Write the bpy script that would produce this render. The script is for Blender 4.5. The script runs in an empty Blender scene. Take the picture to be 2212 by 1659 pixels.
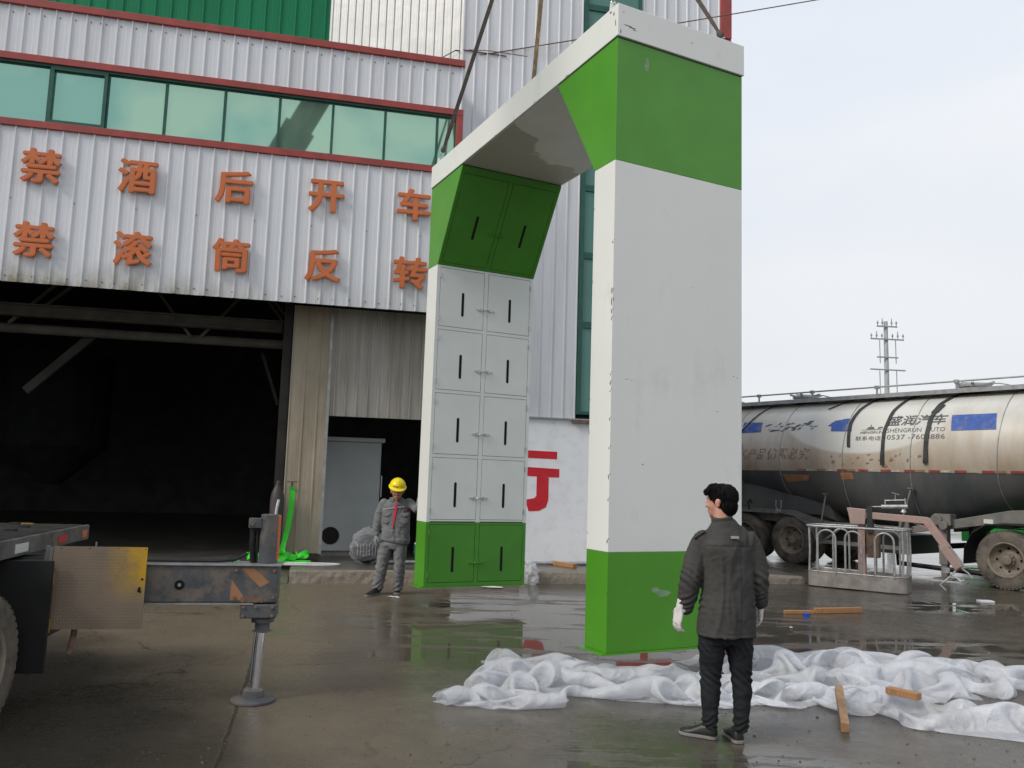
import bpy, bmesh, math, random
import numpy as np
from mathutils import Vector, Matrix, noise
R = math.radians
random.seed(7)
SC = bpy.context.scene
COL = SC.collection

# ------------------------------------------------------------------ camera, sky, sun, exposure
PITCH, ROLL, FOC = .1133, .0310, 1770.85
CAMZ = 1.75
F_ = Vector((0, math.cos(PITCH), math.sin(PITCH)))
U0 = Vector((0, -math.sin(PITCH), math.cos(PITCH)))
R0 = Vector((1, 0, 0))
RV = R0*math.cos(ROLL)+U0*math.sin(ROLL)
UV = U0*math.cos(ROLL)-R0*math.sin(ROLL)
cam_d = bpy.data.cameras.new('camera')
cam_d.sensor_width = 36; cam_d.lens = 36*FOC/2212; cam_d.clip_start = .05; cam_d.clip_end = 3000
cam = bpy.data.objects.new('camera', cam_d); COL.objects.link(cam)
mw = Matrix((RV, UV, -F_)).transposed().to_4x4(); mw.translation = (0, 0, CAMZ)
cam.matrix_world = mw
SC.camera = cam

def at(px, py, Y):
    """the point at depth Y seen at (px, py) of the 2212 x 1659 survey picture"""
    d = F_*FOC+RV*(px-1106)+UV*(829.5-py)
    return Vector((0, 0, CAMZ))+d*(Y/d.y)
def gnd(px, py, z=0.0):
    d = F_*FOC+RV*(px-1106)+UV*(829.5-py)
    return Vector((0, 0, CAMZ))+d*((z-CAMZ)/d.z)

SUN_EL, SUN_AZ = R(40), R(238)      # azimuth clockwise from +Y
world = bpy.data.worlds.new('World'); SC.world = world; world.use_nodes = True
nt = world.node_tree; N = nt.nodes; L = nt.links
for n in list(N): N.remove(n)
wo = N.new('ShaderNodeOutputWorld'); bg = N.new('ShaderNodeBackground'); bg.inputs[1].default_value = .1
sky = N.new('ShaderNodeTexSky'); sky.sky_type = 'NISHITA'; sky.sun_disc = False
sky.sun_elevation = SUN_EL; sky.sun_rotation = SUN_AZ
tc = N.new('ShaderNodeTexCoord'); mp = N.new('ShaderNodeMapping'); mp.inputs['Scale'].default_value = (1, 1, 2.6)
n1 = N.new('ShaderNodeTexNoise'); n1.inputs['Scale'].default_value = 1.7; n1.inputs['Detail'].default_value = 6; n1.inputs['Roughness'].default_value = .45
cr = N.new('ShaderNodeValToRGB')
cr.color_ramp.elements[0].position = .33; cr.color_ramp.elements[0].color = (6.9, 7.6, 8.7, 1)
cr.color_ramp.elements[1].position = .66; cr.color_ramp.elements[1].color = (8.5, 8.75, 9.15, 1)
sx = N.new('ShaderNodeSeparateXYZ'); mr = N.new('ShaderNodeMapRange')
mr.inputs[1].default_value = -.02; mr.inputs[2].default_value = .42
cz = N.new('ShaderNodeMixRGB'); cz.inputs[1].default_value = (7.9, 7.95, 8.05, 1)
mx = N.new('ShaderNodeMixRGB'); mx.inputs[0].default_value = .93
L.new(tc.outputs['Generated'], mp.inputs[0]); L.new(mp.outputs[0], n1.inputs['Vector']); L.new(n1.outputs[0], cr.inputs[0])
L.new(tc.outputs['Generated'], sx.inputs[0]); L.new(sx.outputs[2], mr.inputs[0]); L.new(mr.outputs[0], cz.inputs[0]); L.new(cr.outputs[0], cz.inputs[2])
L.new(sky.outputs[0], mx.inputs[1]); L.new(cz.outputs[0], mx.inputs[2]); L.new(mx.outputs[0], bg.inputs[0]); L.new(bg.outputs[0], wo.inputs[0])
sun_d = bpy.data.lights.new('sun', 'SUN'); sun_d.energy = 2.1; sun_d.angle = R(20); sun_d.color = (1, .96, .87)
sun = bpy.data.objects.new('sun', sun_d); COL.objects.link(sun)
sd = Vector((math.sin(SUN_AZ)*math.cos(SUN_EL), math.cos(SUN_AZ)*math.cos(SUN_EL), math.sin(SUN_EL)))
sun.rotation_euler = sd.to_track_quat('Z', 'Y').to_euler(); sun.location = sd*60
SC.view_settings.view_transform = 'Standard'; SC.view_settings.look = 'None'
SC.view_settings.exposure = .12; SC.view_settings.gamma = 1; SC.view_settings.use_curve_mapping = False
SC.render.engine = 'CYCLES'
SC.cycles.max_bounces = 8; SC.cycles.transparent_max_bounces = 16
try: SC.cycles.use_denoising = True
except Exception: pass

# ------------------------------------------------------------------ helpers: materials
def mat(name, col, rough=.5, metal=0, var=.12, vs=3, bump=0, bs=60, dirt=None, damt=.5, ds=2.5, dpos=.5, dsh=.12, alpha=1, streak=False, spec=.5, subs=0, trans=0, ior=1.45):
    m = bpy.data.materials.new(name); m.use_nodes = True
    t = m.node_tree; n = t.nodes; l = t.links; b = n['Principled BSDF']
    b.inputs['Metallic'].default_value = metal; b.inputs['Roughness'].default_value = rough
    b.inputs['Specular IOR Level'].default_value = spec; b.inputs['IOR'].default_value = ior
    b.inputs['Alpha'].default_value = alpha; b.inputs['Transmission Weight'].default_value = trans
    c = n.new('ShaderNodeTexCoord'); nz = n.new('ShaderNodeTexNoise'); nz.inputs['Scale'].default_value = vs; nz.inputs['Detail'].default_value = 5
    src = c.outputs['Object']
    if streak:
        mpn = n.new('ShaderNodeMapping'); mpn.inputs['Scale'].default_value = (1, 1, .12) if streak is True else streak
        l.new(src, mpn.inputs[0]); src = mpn.outputs[0]
    l.new(src, nz.inputs['Vector'])
    rmp = n.new('ShaderNodeMapRange'); rmp.inputs[1].default_value = .3; rmp.inputs[2].default_value = .7
    rmp.inputs[3].default_value = 1-var; rmp.inputs[4].default_value = 1+var
    l.new(nz.outputs[0], rmp.inputs[0])
    mul = n.new('ShaderNodeVectorMath'); mul.operation = 'SCALE'; mul.inputs[0].default_value = col[:3]
    l.new(rmp.outputs[0], mul.inputs['Scale'])
    out = mul.outputs[0]
    if dirt:
        dn = n.new('ShaderNodeTexNoise'); dn.inputs['Scale'].default_value = ds; dn.inputs['Detail'].default_value = 8; dn.inputs['Roughness'].default_value = .65
        l.new(src, dn.inputs['Vector'])
        dr = n.new('ShaderNodeMapRange'); dr.inputs[1].default_value = dpos-dsh; dr.inputs[2].default_value = dpos+dsh; dr.inputs[4].default_value = damt
        l.new(dn.outputs[0], dr.inputs[0])
        dm = n.new('ShaderNodeMixRGB'); l.new(dr.outputs[0], dm.inputs[0]); l.new(out, dm.inputs[1]); dm.inputs[2].default_value = (*dirt, 1)
        out = dm.outputs[0]
    l.new(out, b.inputs['Base Color'])
    if bump:
        bn = n.new('ShaderNodeTexNoise'); bn.inputs['Scale'].default_value = bs; bn.inputs['Detail'].default_value = 4
        l.new(c.outputs['Object'], bn.inputs['Vector'])
        bb = n.new('ShaderNodeBump'); bb.inputs['Strength'].default_value = 1; bb.inputs['Distance'].default_value = bump
        l.new(bn.outputs[0], bb.inputs['Height']); l.new(bb.outputs[0], b.inputs['Normal'])
    return m

M = {}
M['siding'] = mat('grey painted siding', (.66, .67, .70), .42, var=.04, vs=1.2, bump=.006, bs=1.6, dirt=(.36, .36, .35), damt=.35, ds=3, dpos=.6, streak=True)
M['siding_mud'] = mat('grey siding splashed with mud at its foot', (.66, .67, .70), .42, var=.04, vs=1.2, bump=.006, bs=1.6, dirt=(.27, .24, .17), damt=.95, ds=2.6, dpos=.5, dsh=.15, streak=(1, 1, .5))
def mud_foot(m):
    t = m.node_tree; n = t.nodes; l = t.links; mixn = [k for k in n if k.type == 'MIX_RGB'][0]; f = mixn.inputs[0].links[0].from_socket
    c = n.new('ShaderNodeTexCoord'); sp = n.new('ShaderNodeSeparateXYZ'); l.new(c.outputs['Object'], sp.inputs[0])
    z = n.new('ShaderNodeMapRange'); z.inputs[1].default_value = 5.05; z.inputs[2].default_value = 4.55; l.new(sp.outputs[2], z.inputs[0])
    x = n.new('ShaderNodeMapRange'); x.inputs[1].default_value = -.6; x.inputs[2].default_value = -3.2; x.inputs[3].default_value = .25; l.new(sp.outputs[0], x.inputs[0])
    zz = n.new('ShaderNodeMath'); zz.operation = 'POWER'; l.new(z.outputs[0], zz.inputs[0]); zz.inputs[1].default_value = 1.6
    a = n.new('ShaderNodeMath'); a.operation = 'MULTIPLY'; l.new(zz.outputs[0], a.inputs[0]); l.new(x.outputs[0], a.inputs[1])
    q = n.new('ShaderNodeMath'); q.operation = 'MULTIPLY'; q.use_clamp = True; l.new(a.outputs[0], q.inputs[0]); l.new(f, q.inputs[1])
    q2 = n.new('ShaderNodeMath'); q2.operation = 'MULTIPLY'; q2.use_clamp = True; l.new(q.outputs[0], q2.inputs[0]); q2.inputs[1].default_value = 1.5; l.new(q2.outputs[0], mixn.inputs[0])
mud_foot(M['siding_mud'])
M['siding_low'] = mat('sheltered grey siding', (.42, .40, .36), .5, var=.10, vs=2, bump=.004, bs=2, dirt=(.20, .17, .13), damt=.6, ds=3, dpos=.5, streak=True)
M['siding_white'] = mat('pale glossy siding', (.52, .515, .495), .30, var=.06, vs=1.5, bump=.007, bs=2.2)
M['siding_green'] = mat('green siding', (.008, .16, .07), .6, spec=.25, var=.12, vs=2, bump=.003, bs=2, streak=True)
M['trim'] = mat('red brown trim', (.33, .052, .045), .5, var=.15, vs=4, dirt=(.18, .05, .04), damt=.4, ds=6)
M['frame_green'] = mat('green window frame', (.012, .085, .06), .45, var=.2, vs=5)
M['whitewall'] = mat('white painted render', (.83, .84, .87), .85, var=.03, vs=1.5, bump=.002, bs=40, dirt=(.42, .41, .40), damt=.3, ds=4, dpos=.62)
M['redpaint'] = mat('red wall paint', (.58, .018, .03), .7, var=.1, vs=6)
M['orange'] = mat('orange letter face', (.56, .15, .045), .55, var=.06, vs=3)
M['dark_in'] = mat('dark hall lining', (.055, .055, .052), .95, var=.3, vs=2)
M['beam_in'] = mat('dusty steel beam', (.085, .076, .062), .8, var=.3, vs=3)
M['door_panel'] = mat('dusty peeling door panel', (.36, .31, .235), .7, var=.10, vs=3, dirt=(.22, .18, .12), damt=.6, ds=2, dpos=.55, streak=(1, 1, .35))
M['strips'] = mat('dark hanging strips', (.013, .014, .015), .95, var=.4)
M['brace_in'] = mat('dark brace', (.034, .032, .028), .9, var=.3)  # near-black, darker than the hall beams
M['white'] = mat('off white cabinet paint', (.75, .755, .715), .33, var=.02, vs=1.2, bump=.006, bs=1.3, dirt=(.55, .54, .49), damt=.35, ds=2.2, dpos=.62, dsh=.06, streak=(1, 1, .5))
M['lgrey'] = mat('light grey cabinet paint', (.70, .73, .70), .4, var=.03, vs=3, bump=.0005, bs=5)
M['green'] = mat('green cabinet paint', (.078, .285, .020), .30, var=.06, vs=2.5, bump=.005, bs=1.4)
M['green_in'] = mat('deep green door paint', (.062, .25, .022), .4, var=.08, vs=2.5)
M['black'] = mat('black slot', (.004, .004, .004), .9, var=0)
M['gap'] = mat('shadowy gap', (.03, .035, .03), .9, var=0)
M['steel'] = mat('bare steel', (.45, .45, .44), .35, metal=.8, var=.15, vs=20)
M['chrome'] = mat('chrome rod', (.75, .75, .76), .08, metal=1, var=.03)
M['rust'] = mat('rusty steel', (.16, .10, .07), .75, var=.35, vs=20)
M['stain_under'] = mat('grey primer underside', (.80, .79, .75), .45, var=.04, vs=2)
def wet_underside(m):
    """one broad tide mark: the far part of the underside is stained brown"""
    t = m.node_tree; n = t.nodes; l = t.links; b = n['Principled BSDF']; old = b.inputs['Base Color'].links[0].from_socket
    c = n.new('ShaderNodeTexCoord'); sp = n.new('ShaderNodeSeparateXYZ'); l.new(c.outputs['Object'], sp.inputs[0])
    z = n.new('ShaderNodeTexNoise'); z.inputs['Scale'].default_value = 1.5; z.inputs['Detail'].default_value = 6; l.new(c.outputs['Object'], z.inputs['Vector'])
    a = n.new('ShaderNodeMath'); a.operation = 'MULTIPLY_ADD'; l.new(sp.outputs[0], a.inputs[0]); a.inputs[1].default_value = -.75; l.new(sp.outputs[1], a.inputs[2])
    q = n.new('ShaderNodeMath'); q.operation = 'MULTIPLY_ADD'; l.new(z.outputs[0], q.inputs[0]); q.inputs[1].default_value = 1.9; l.new(a.outputs[0], q.inputs[2])
    r = n.new('ShaderNodeMapRange'); r.inputs[1].default_value = 3.02; r.inputs[2].default_value = 3.10; l.new(q.outputs[0], r.inputs[0])
    mi = n.new('ShaderNodeMixRGB'); l.new(r.outputs[0], mi.inputs[0]); l.new(old, mi.inputs[1]); mi.inputs[2].default_value = (.50, .48, .41, 1); l.new(mi.outputs[0], b.inputs['Base Color'])
wet_underside(M['stain_under'])
M['sling'] = mat('dirty brown webbing', (.085, .07, .058), .9, var=.3, vs=15, bump=.001, bs=200)
M['sling_tan'] = mat('worn tan webbing', (.36, .25, .14), .9, var=.35, vs=15, dirt=(.14, .11, .08), damt=.8, ds=10)
M['truckgrey'] = mat('dull grey truck steel', (.08, .083, .09), .5, var=.35, vs=4, dirt=(.17, .14, .11), damt=.8, ds=5, dpos=.53, dsh=.06, bump=.002, bs=40)
M['deck'] = mat('wet deck plate', (.06, .06, .055), .22, var=.3, vs=5, bump=.002, bs=70)
M['truckblack'] = mat('black rubber flap', (.012, .012, .012), .55, var=.3, vs=5)
M['yellow'] = mat('dusty yellow checker plate', (.20, .152, .108), .5, var=.12, vs=5, dirt=(.50, .29, .015), damt=1, ds=5, dpos=.42, dsh=.12)
def patch_plate(m, x0, z0):
    """the yellow paint survives only towards the upper free corner"""
    t = m.node_tree; n = t.nodes; l = t.links
    mixn = [k for k in n if k.type == 'MIX_RGB'][0]; f = mixn.inputs[0].links[0].from_socket
    c = n.new('ShaderNodeTexCoord'); sp = n.new('ShaderNodeSeparateXYZ'); l.new(c.outputs['Object'], sp.inputs[0])
    a = n.new('ShaderNodeMapRange'); a.inputs[1].default_value = x0-.30; a.inputs[2].default_value = x0; l.new(sp.outputs[0], a.inputs[0])
    b_ = n.new('ShaderNodeMapRange'); b_.inputs[1].default_value = z0-.40; b_.inputs[2].default_value = z0-.15; l.new(sp.outputs[2], b_.inputs[0])
    m1 = n.new('ShaderNodeMath'); m1.operation = 'MULTIPLY'; l.new(a.outputs[0], m1.inputs[0]); l.new(b_.outputs[0], m1.inputs[1])
    m2 = n.new('ShaderNodeMath'); m2.operation = 'MULTIPLY_ADD'; m2.inputs[1].default_value = 1.3; m2.inputs[2].default_value = .06; l.new(f, m2.inputs[0])
    m3 = n.new('ShaderNodeMath'); m3.operation = 'MULTIPLY'; m3.use_clamp = True; l.new(m2.outputs[0], m3.inputs[0]); l.new(m1.outputs[0], m3.inputs[1]); l.new(m3.outputs[0], mixn.inputs[0])
M['yellowhinge'] = mat('yellow hinge', (.40, .23, .05), .6, var=.3, vs=10)
M['dustorange'] = mat('faded orange stripe', (.30, .15, .07), .6, var=.2, vs=8)
M['reflT'] = mat('dusty red tape', (.30, .06, .05), .6, var=.3, vs=8)
M['reflR'] = mat('red reflector', (.45, .03, .04), .3, var=.2, vs=60)
M['tapeW'] = mat('dusty pale tape', (.42, .38, .33), .6, var=.3, vs=8)
M['reflO'] = mat('orange reflector', (.55, .16, .05), .3, var=.2, vs=60)
M['reflW'] = mat('white reflector', (.6, .6, .58), .35, var=.1, vs=60)
M['rubber'] = mat('dusty tyre rubber', (.055, .050, .045), .8, var=.3, vs=6, dirt=(.19, .155, .12), damt=.75, ds=3)
M['rim'] = mat('muddy rim', (.20, .165, .13), .65, var=.3, vs=8)
M['alu'] = mat('dirty aluminium tank', (.63, .62, .575), .48, metal=.1, var=.06, vs=1.5, bump=.004, bs=2)
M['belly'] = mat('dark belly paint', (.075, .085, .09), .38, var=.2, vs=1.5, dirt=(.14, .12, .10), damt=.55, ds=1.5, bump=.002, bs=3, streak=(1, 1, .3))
M['frame_dk'] = mat('dusty chassis paint', (.13, .13, .125), .6, var=.3, vs=5, dirt=(.20, .17, .14), damt=.6, ds=4)
M['rail'] = mat('weathered rail', (.33, .33, .33), .45, metal=.4, var=.2, vs=9)
M['blue'] = mat('blue decal', (.035, .09, .33), .55, var=.15, vs=6, dirt=(.3, .27, .24), damt=.5, ds=5, dpos=.6)
M['inkdark'] = mat('dark lettering', (.10, .105, .11), .6, var=.3, vs=10)
M['inkbrown'] = mat('faded brown lettering', (.26, .165, .12), .6, var=.2, vs=10)
M['strap'] = mat('black rubber strap', (.03, .032, .032), .5, var=.3, vs=8)
M['galv'] = mat('galvanised tube', (.44, .44, .44), .4, metal=.45, var=.2, vs=14, dirt=(.22, .18, .15), damt=.6, ds=9, dpos=.58)
M['cagebase'] = mat('splashed basket base', (.40, .37, .34), .6, metal=.15, var=.15, vs=5, dirt=(.24, .20, .17), damt=.8, ds=4, bump=.001, bs=20)
M['pink'] = mat('faded pink arm paint', (.46, .27, .23), .6, var=.15, vs=6, dirt=(.34, .30, .27), damt=.8, ds=8)
M['wood'] = mat('wet orange timber', (.36, .18, .075), .55, var=.25, vs=12, streak=(8, 8, 1), bump=.001, bs=60)
M['wood_old'] = mat('brown timber', (.34, .20, .10), .6, var=.3, vs=12, bump=.001, bs=60, dirt=(.5, .45, .2), damt=.6, ds=12, dpos=.68, dsh=.03)
M['limegreen'] = mat('bright green webbing', (.05, .64, .035), .7, var=.12, vs=9)
M['rope'] = mat('pale rope', (.55, .55, .54), .7, var=.15, vs=20)
M['cyl'] = mat('dark gas cylinder', (.055, .045, .045), .55, var=.3, vs=6)
M['cabinet'] = mat('grey electric cabinet', (.31, .335, .335), .5, var=.05, vs=3)
M['curb'] = mat('broken concrete', (.26, .225, .18), .85, var=.35, vs=5, bump=.03, bs=9, dirt=(.12, .10, .08), damt=.8, ds=5)
M['conc_top'] = mat('damp concrete apron', (.13, .12, .105), .3, var=.25, vs=2.5, bump=.002, bs=30, dirt=(.07, .06, .05), damt=.7, ds=1.5)
M['pole'] = mat('concrete pole', (.42, .42, .42), .9, var=.1)
M['poleiron'] = mat('galvanised crossarm', (.30, .31, .32), .7, var=.2)
M['skin'] = mat('tanned skin', (.36, .17, .11), .5, var=.1, vs=30)
M['skin2'] = mat('light skin', (.50, .25, .18), .5, var=.08, vs=30)
M['hair'] = mat('black hair', (.006, .005, .005), .8, spec=.2, var=.5, vs=40, bump=.004, bs=90, streak=(1, 1, .25))
M['jacket'] = mat('charcoal field jacket', (.055, .053, .050), .9, var=.22, vs=5, bump=.002, bs=22, spec=.2)
M['jeans'] = mat('black jeans', (.014, .016, .018), .85, var=.25, vs=9, bump=.004, bs=26, spec=.25)
M['workwear'] = mat('grey workwear', (.17, .17, .175), .85, var=.12, vs=7, bump=.004, bs=20, spec=.25)
M['redtrim'] = mat('red placket', (.62, .03, .06), .7, var=.1)
M['reflstripe'] = mat('grey reflective tape', (.33, .33, .33), .5, var=.05)
M['helmet'] = mat('yellow hard hat', (.85, .66, .006), .22, var=.03, vs=4)
M['gloveW'] = mat('white cotton glove', (.66, .63, .60), .9, var=.12, vs=20, bump=.002, bs=60)
M['gloveG'] = mat('grey glove', (.20, .21, .21), .9, var=.12, vs=20)
M['shoe'] = mat('dark leather shoe', (.018, .017, .016), .45, var=.3, vs=12)
M['sole'] = mat('grey sole', (.20, .19, .18), .7, var=.1)
M['canvas'] = mat('green truck paint', (.025, .30, .06), .5, var=.12, vs=3, streak=True)
M['bluecap'] = mat('blue plastic', (.01, .05, .42), .4, var=.05)
M['paper'] = mat('white scrap', (.75, .75, .74), .8, var=.05)

def glass_mat():
    m = bpy.data.materials.new('frosted green pane'); m.use_nodes = True
    t = m.node_tree; n = t.nodes; l = t.links; b = n['Principled BSDF']
    c = n.new('ShaderNodeTexCoord'); z = n.new('ShaderNodeTexNoise'); z.inputs['Scale'].default_value = .7; z.inputs['Detail'].default_value = 3
    r = n.new('ShaderNodeValToRGB'); r.color_ramp.elements[0].position = .40; r.color_ramp.elements[0].color = (.24, .46, .38, 1)
    r.color_ramp.elements[1].position = .60; r.color_ramp.elements[1].color = (.36, .56, .42, 1)
    l.new(c.outputs['Object'], z.inputs['Vector']); l.new(z.outputs[0], r.inputs[0]); l.new(r.outputs[0], b.inputs['Base Color'])
    b.inputs['Roughness'].default_value = .03; b.inputs['Metallic'].default_value = .72
    return m
M['pane'] = glass_mat()
M['pane_dark'] = mat('tower glass', (.07, .20, .17), .10, var=.12, vs=.8, spec=.6)

def tank_mat():
    """bright aluminium with brown road film on its lower flank and a swoosh-shaped wiped patch"""
    m = M['alu']; t = m.node_tree; n = t.nodes; l = t.links; b = n['Principled BSDF']
    old = b.inputs['Base Color'].links[0].from_socket
    c = n.new('ShaderNodeTexCoord'); s = n.new('ShaderNodeSeparateXYZ'); l.new(c.outputs['Object'], s.inputs[0])
    dn = n.new('ShaderNodeTexNoise'); dn.inputs['Scale'].default_value = 1.6; dn.inputs['Detail'].default_value = 7; dn.inputs['Roughness'].default_value = .6
    mpn = n.new('ShaderNodeMapping'); mpn.inputs['Scale'].default_value = (1.4, 1, .35); l.new(c.outputs['Object'], mpn.inputs[0]); l.new(mpn.outputs[0], dn.inputs['Vector'])
    # dirt grows towards the lower edge of the flank (z 2.1) ; splash film
    zr = n.new('ShaderNodeMapRange'); zr.inputs[1].default_value = 3.45; zr.inputs[2].default_value = 2.2; l.new(s.outputs[2], zr.inputs[0])
    ad = n.new('ShaderNodeMath'); ad.operation = 'MULTIPLY_ADD'; l.new(dn.outputs[0], ad.inputs[0]); ad.inputs[1].default_value = 1.7; ad.inputs[2].default_value = -.72
    su = n.new('ShaderNodeMath'); su.operation = 'ADD'; l.new(zr.outputs[0], su.inputs[0]); l.new(ad.outputs[0], su.inputs[1])
    # wiped clean ellipse around the lettering
    def ell(cx, cz, rx, rz):
        dx = n.new('ShaderNodeMath'); dx.operation = 'SUBTRACT'; l.new(s.outputs[0], dx.inputs[0]); dx.inputs[1].default_value = cx
        dz = n.new('ShaderNodeMath'); dz.operation = 'SUBTRACT'; l.new(s.outputs[2], dz.inputs[0]); dz.inputs[1].default_value = cz
        dx2 = n.new('ShaderNodeMath'); dx2.operation = 'DIVIDE'; l.new(dx.outputs[0], dx2.inputs[0]); dx2.inputs[1].default_value = rx
        dz2 = n.new('ShaderNodeMath'); dz2.operation = 'DIVIDE'; l.new(dz.outputs[0], dz2.inputs[0]); dz2.inputs[1].default_value = rz
        p1 = n.new('ShaderNodeMath'); p1.operation = 'MULTIPLY'; l.new(dx2.outputs[0], p1.inputs[0]); l.new(dx2.outputs[0], p1.inputs[1])
        p2 = n.new('ShaderNodeMath'); p2.operation = 'MULTIPLY_ADD'; l.new(dz2.outputs[0], p2.inputs[0]); l.new(dz2.outputs[0], p2.inputs[1]); l.new(p1.outputs[0], p2.inputs[2])
        k = n.new('ShaderNodeMapRange'); k.inputs[1].default_value = .93; k.inputs[2].default_value = 1.07; k.inputs[3].default_value = 0; k.inputs[4].default_value = 1
        l.new(p2.outputs[0], k.inputs[0]); return k
    e1 = ell(3.1, 3.35, 1.9, .86)
    mu = n.new('ShaderNodeMath'); mu.operation = 'MULTIPLY'; l.new(su.outputs[0], mu.inputs[0]); l.new(e1.outputs[0], mu.inputs[1])
    fl = n.new('ShaderNodeMath'); fl.operation = 'MULTIPLY'; fl.use_clamp = True; l.new(mu.outputs[0], fl.inputs[0]); fl.inputs[1].default_value = .8
    # light all-over film, plus the film left of the wiped patch
    lf = n.new('ShaderNodeMapRange'); lf.inputs[1].default_value = 1.6; lf.inputs[2].default_value = -.6; lf.inputs[4].default_value = .45; l.new(s.outputs[0], lf.inputs[0])
    lf2 = n.new('ShaderNodeMath'); lf2.operation = 'MULTIPLY'; l.new(lf.outputs[0], lf2.inputs[0]); l.new(e1.outputs[0], lf2.inputs[1])
    mxx = n.new('ShaderNodeMath'); mxx.operation = 'MAXIMUM'; l.new(fl.outputs[0], mxx.inputs[0]); l.new(lf2.outputs[0], mxx.inputs[1])
    mi = n.new('ShaderNodeMixRGB'); l.new(mxx.outputs[0], mi.inputs[0]); l.new(old, mi.inputs[1]); mi.inputs[2].default_value = (.38, .295, .215, 1)
    l.new(mi.outputs[0], b.inputs['Base Color'])
    ro = n.new('ShaderNodeMapRange'); ro.inputs[3].default_value = .3; ro.inputs[4].default_value = .6; l.new(mxx.outputs[0], ro.inputs[0]); l.new(ro.outputs[0], b.inputs['Roughness'])
tank_mat()

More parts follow.
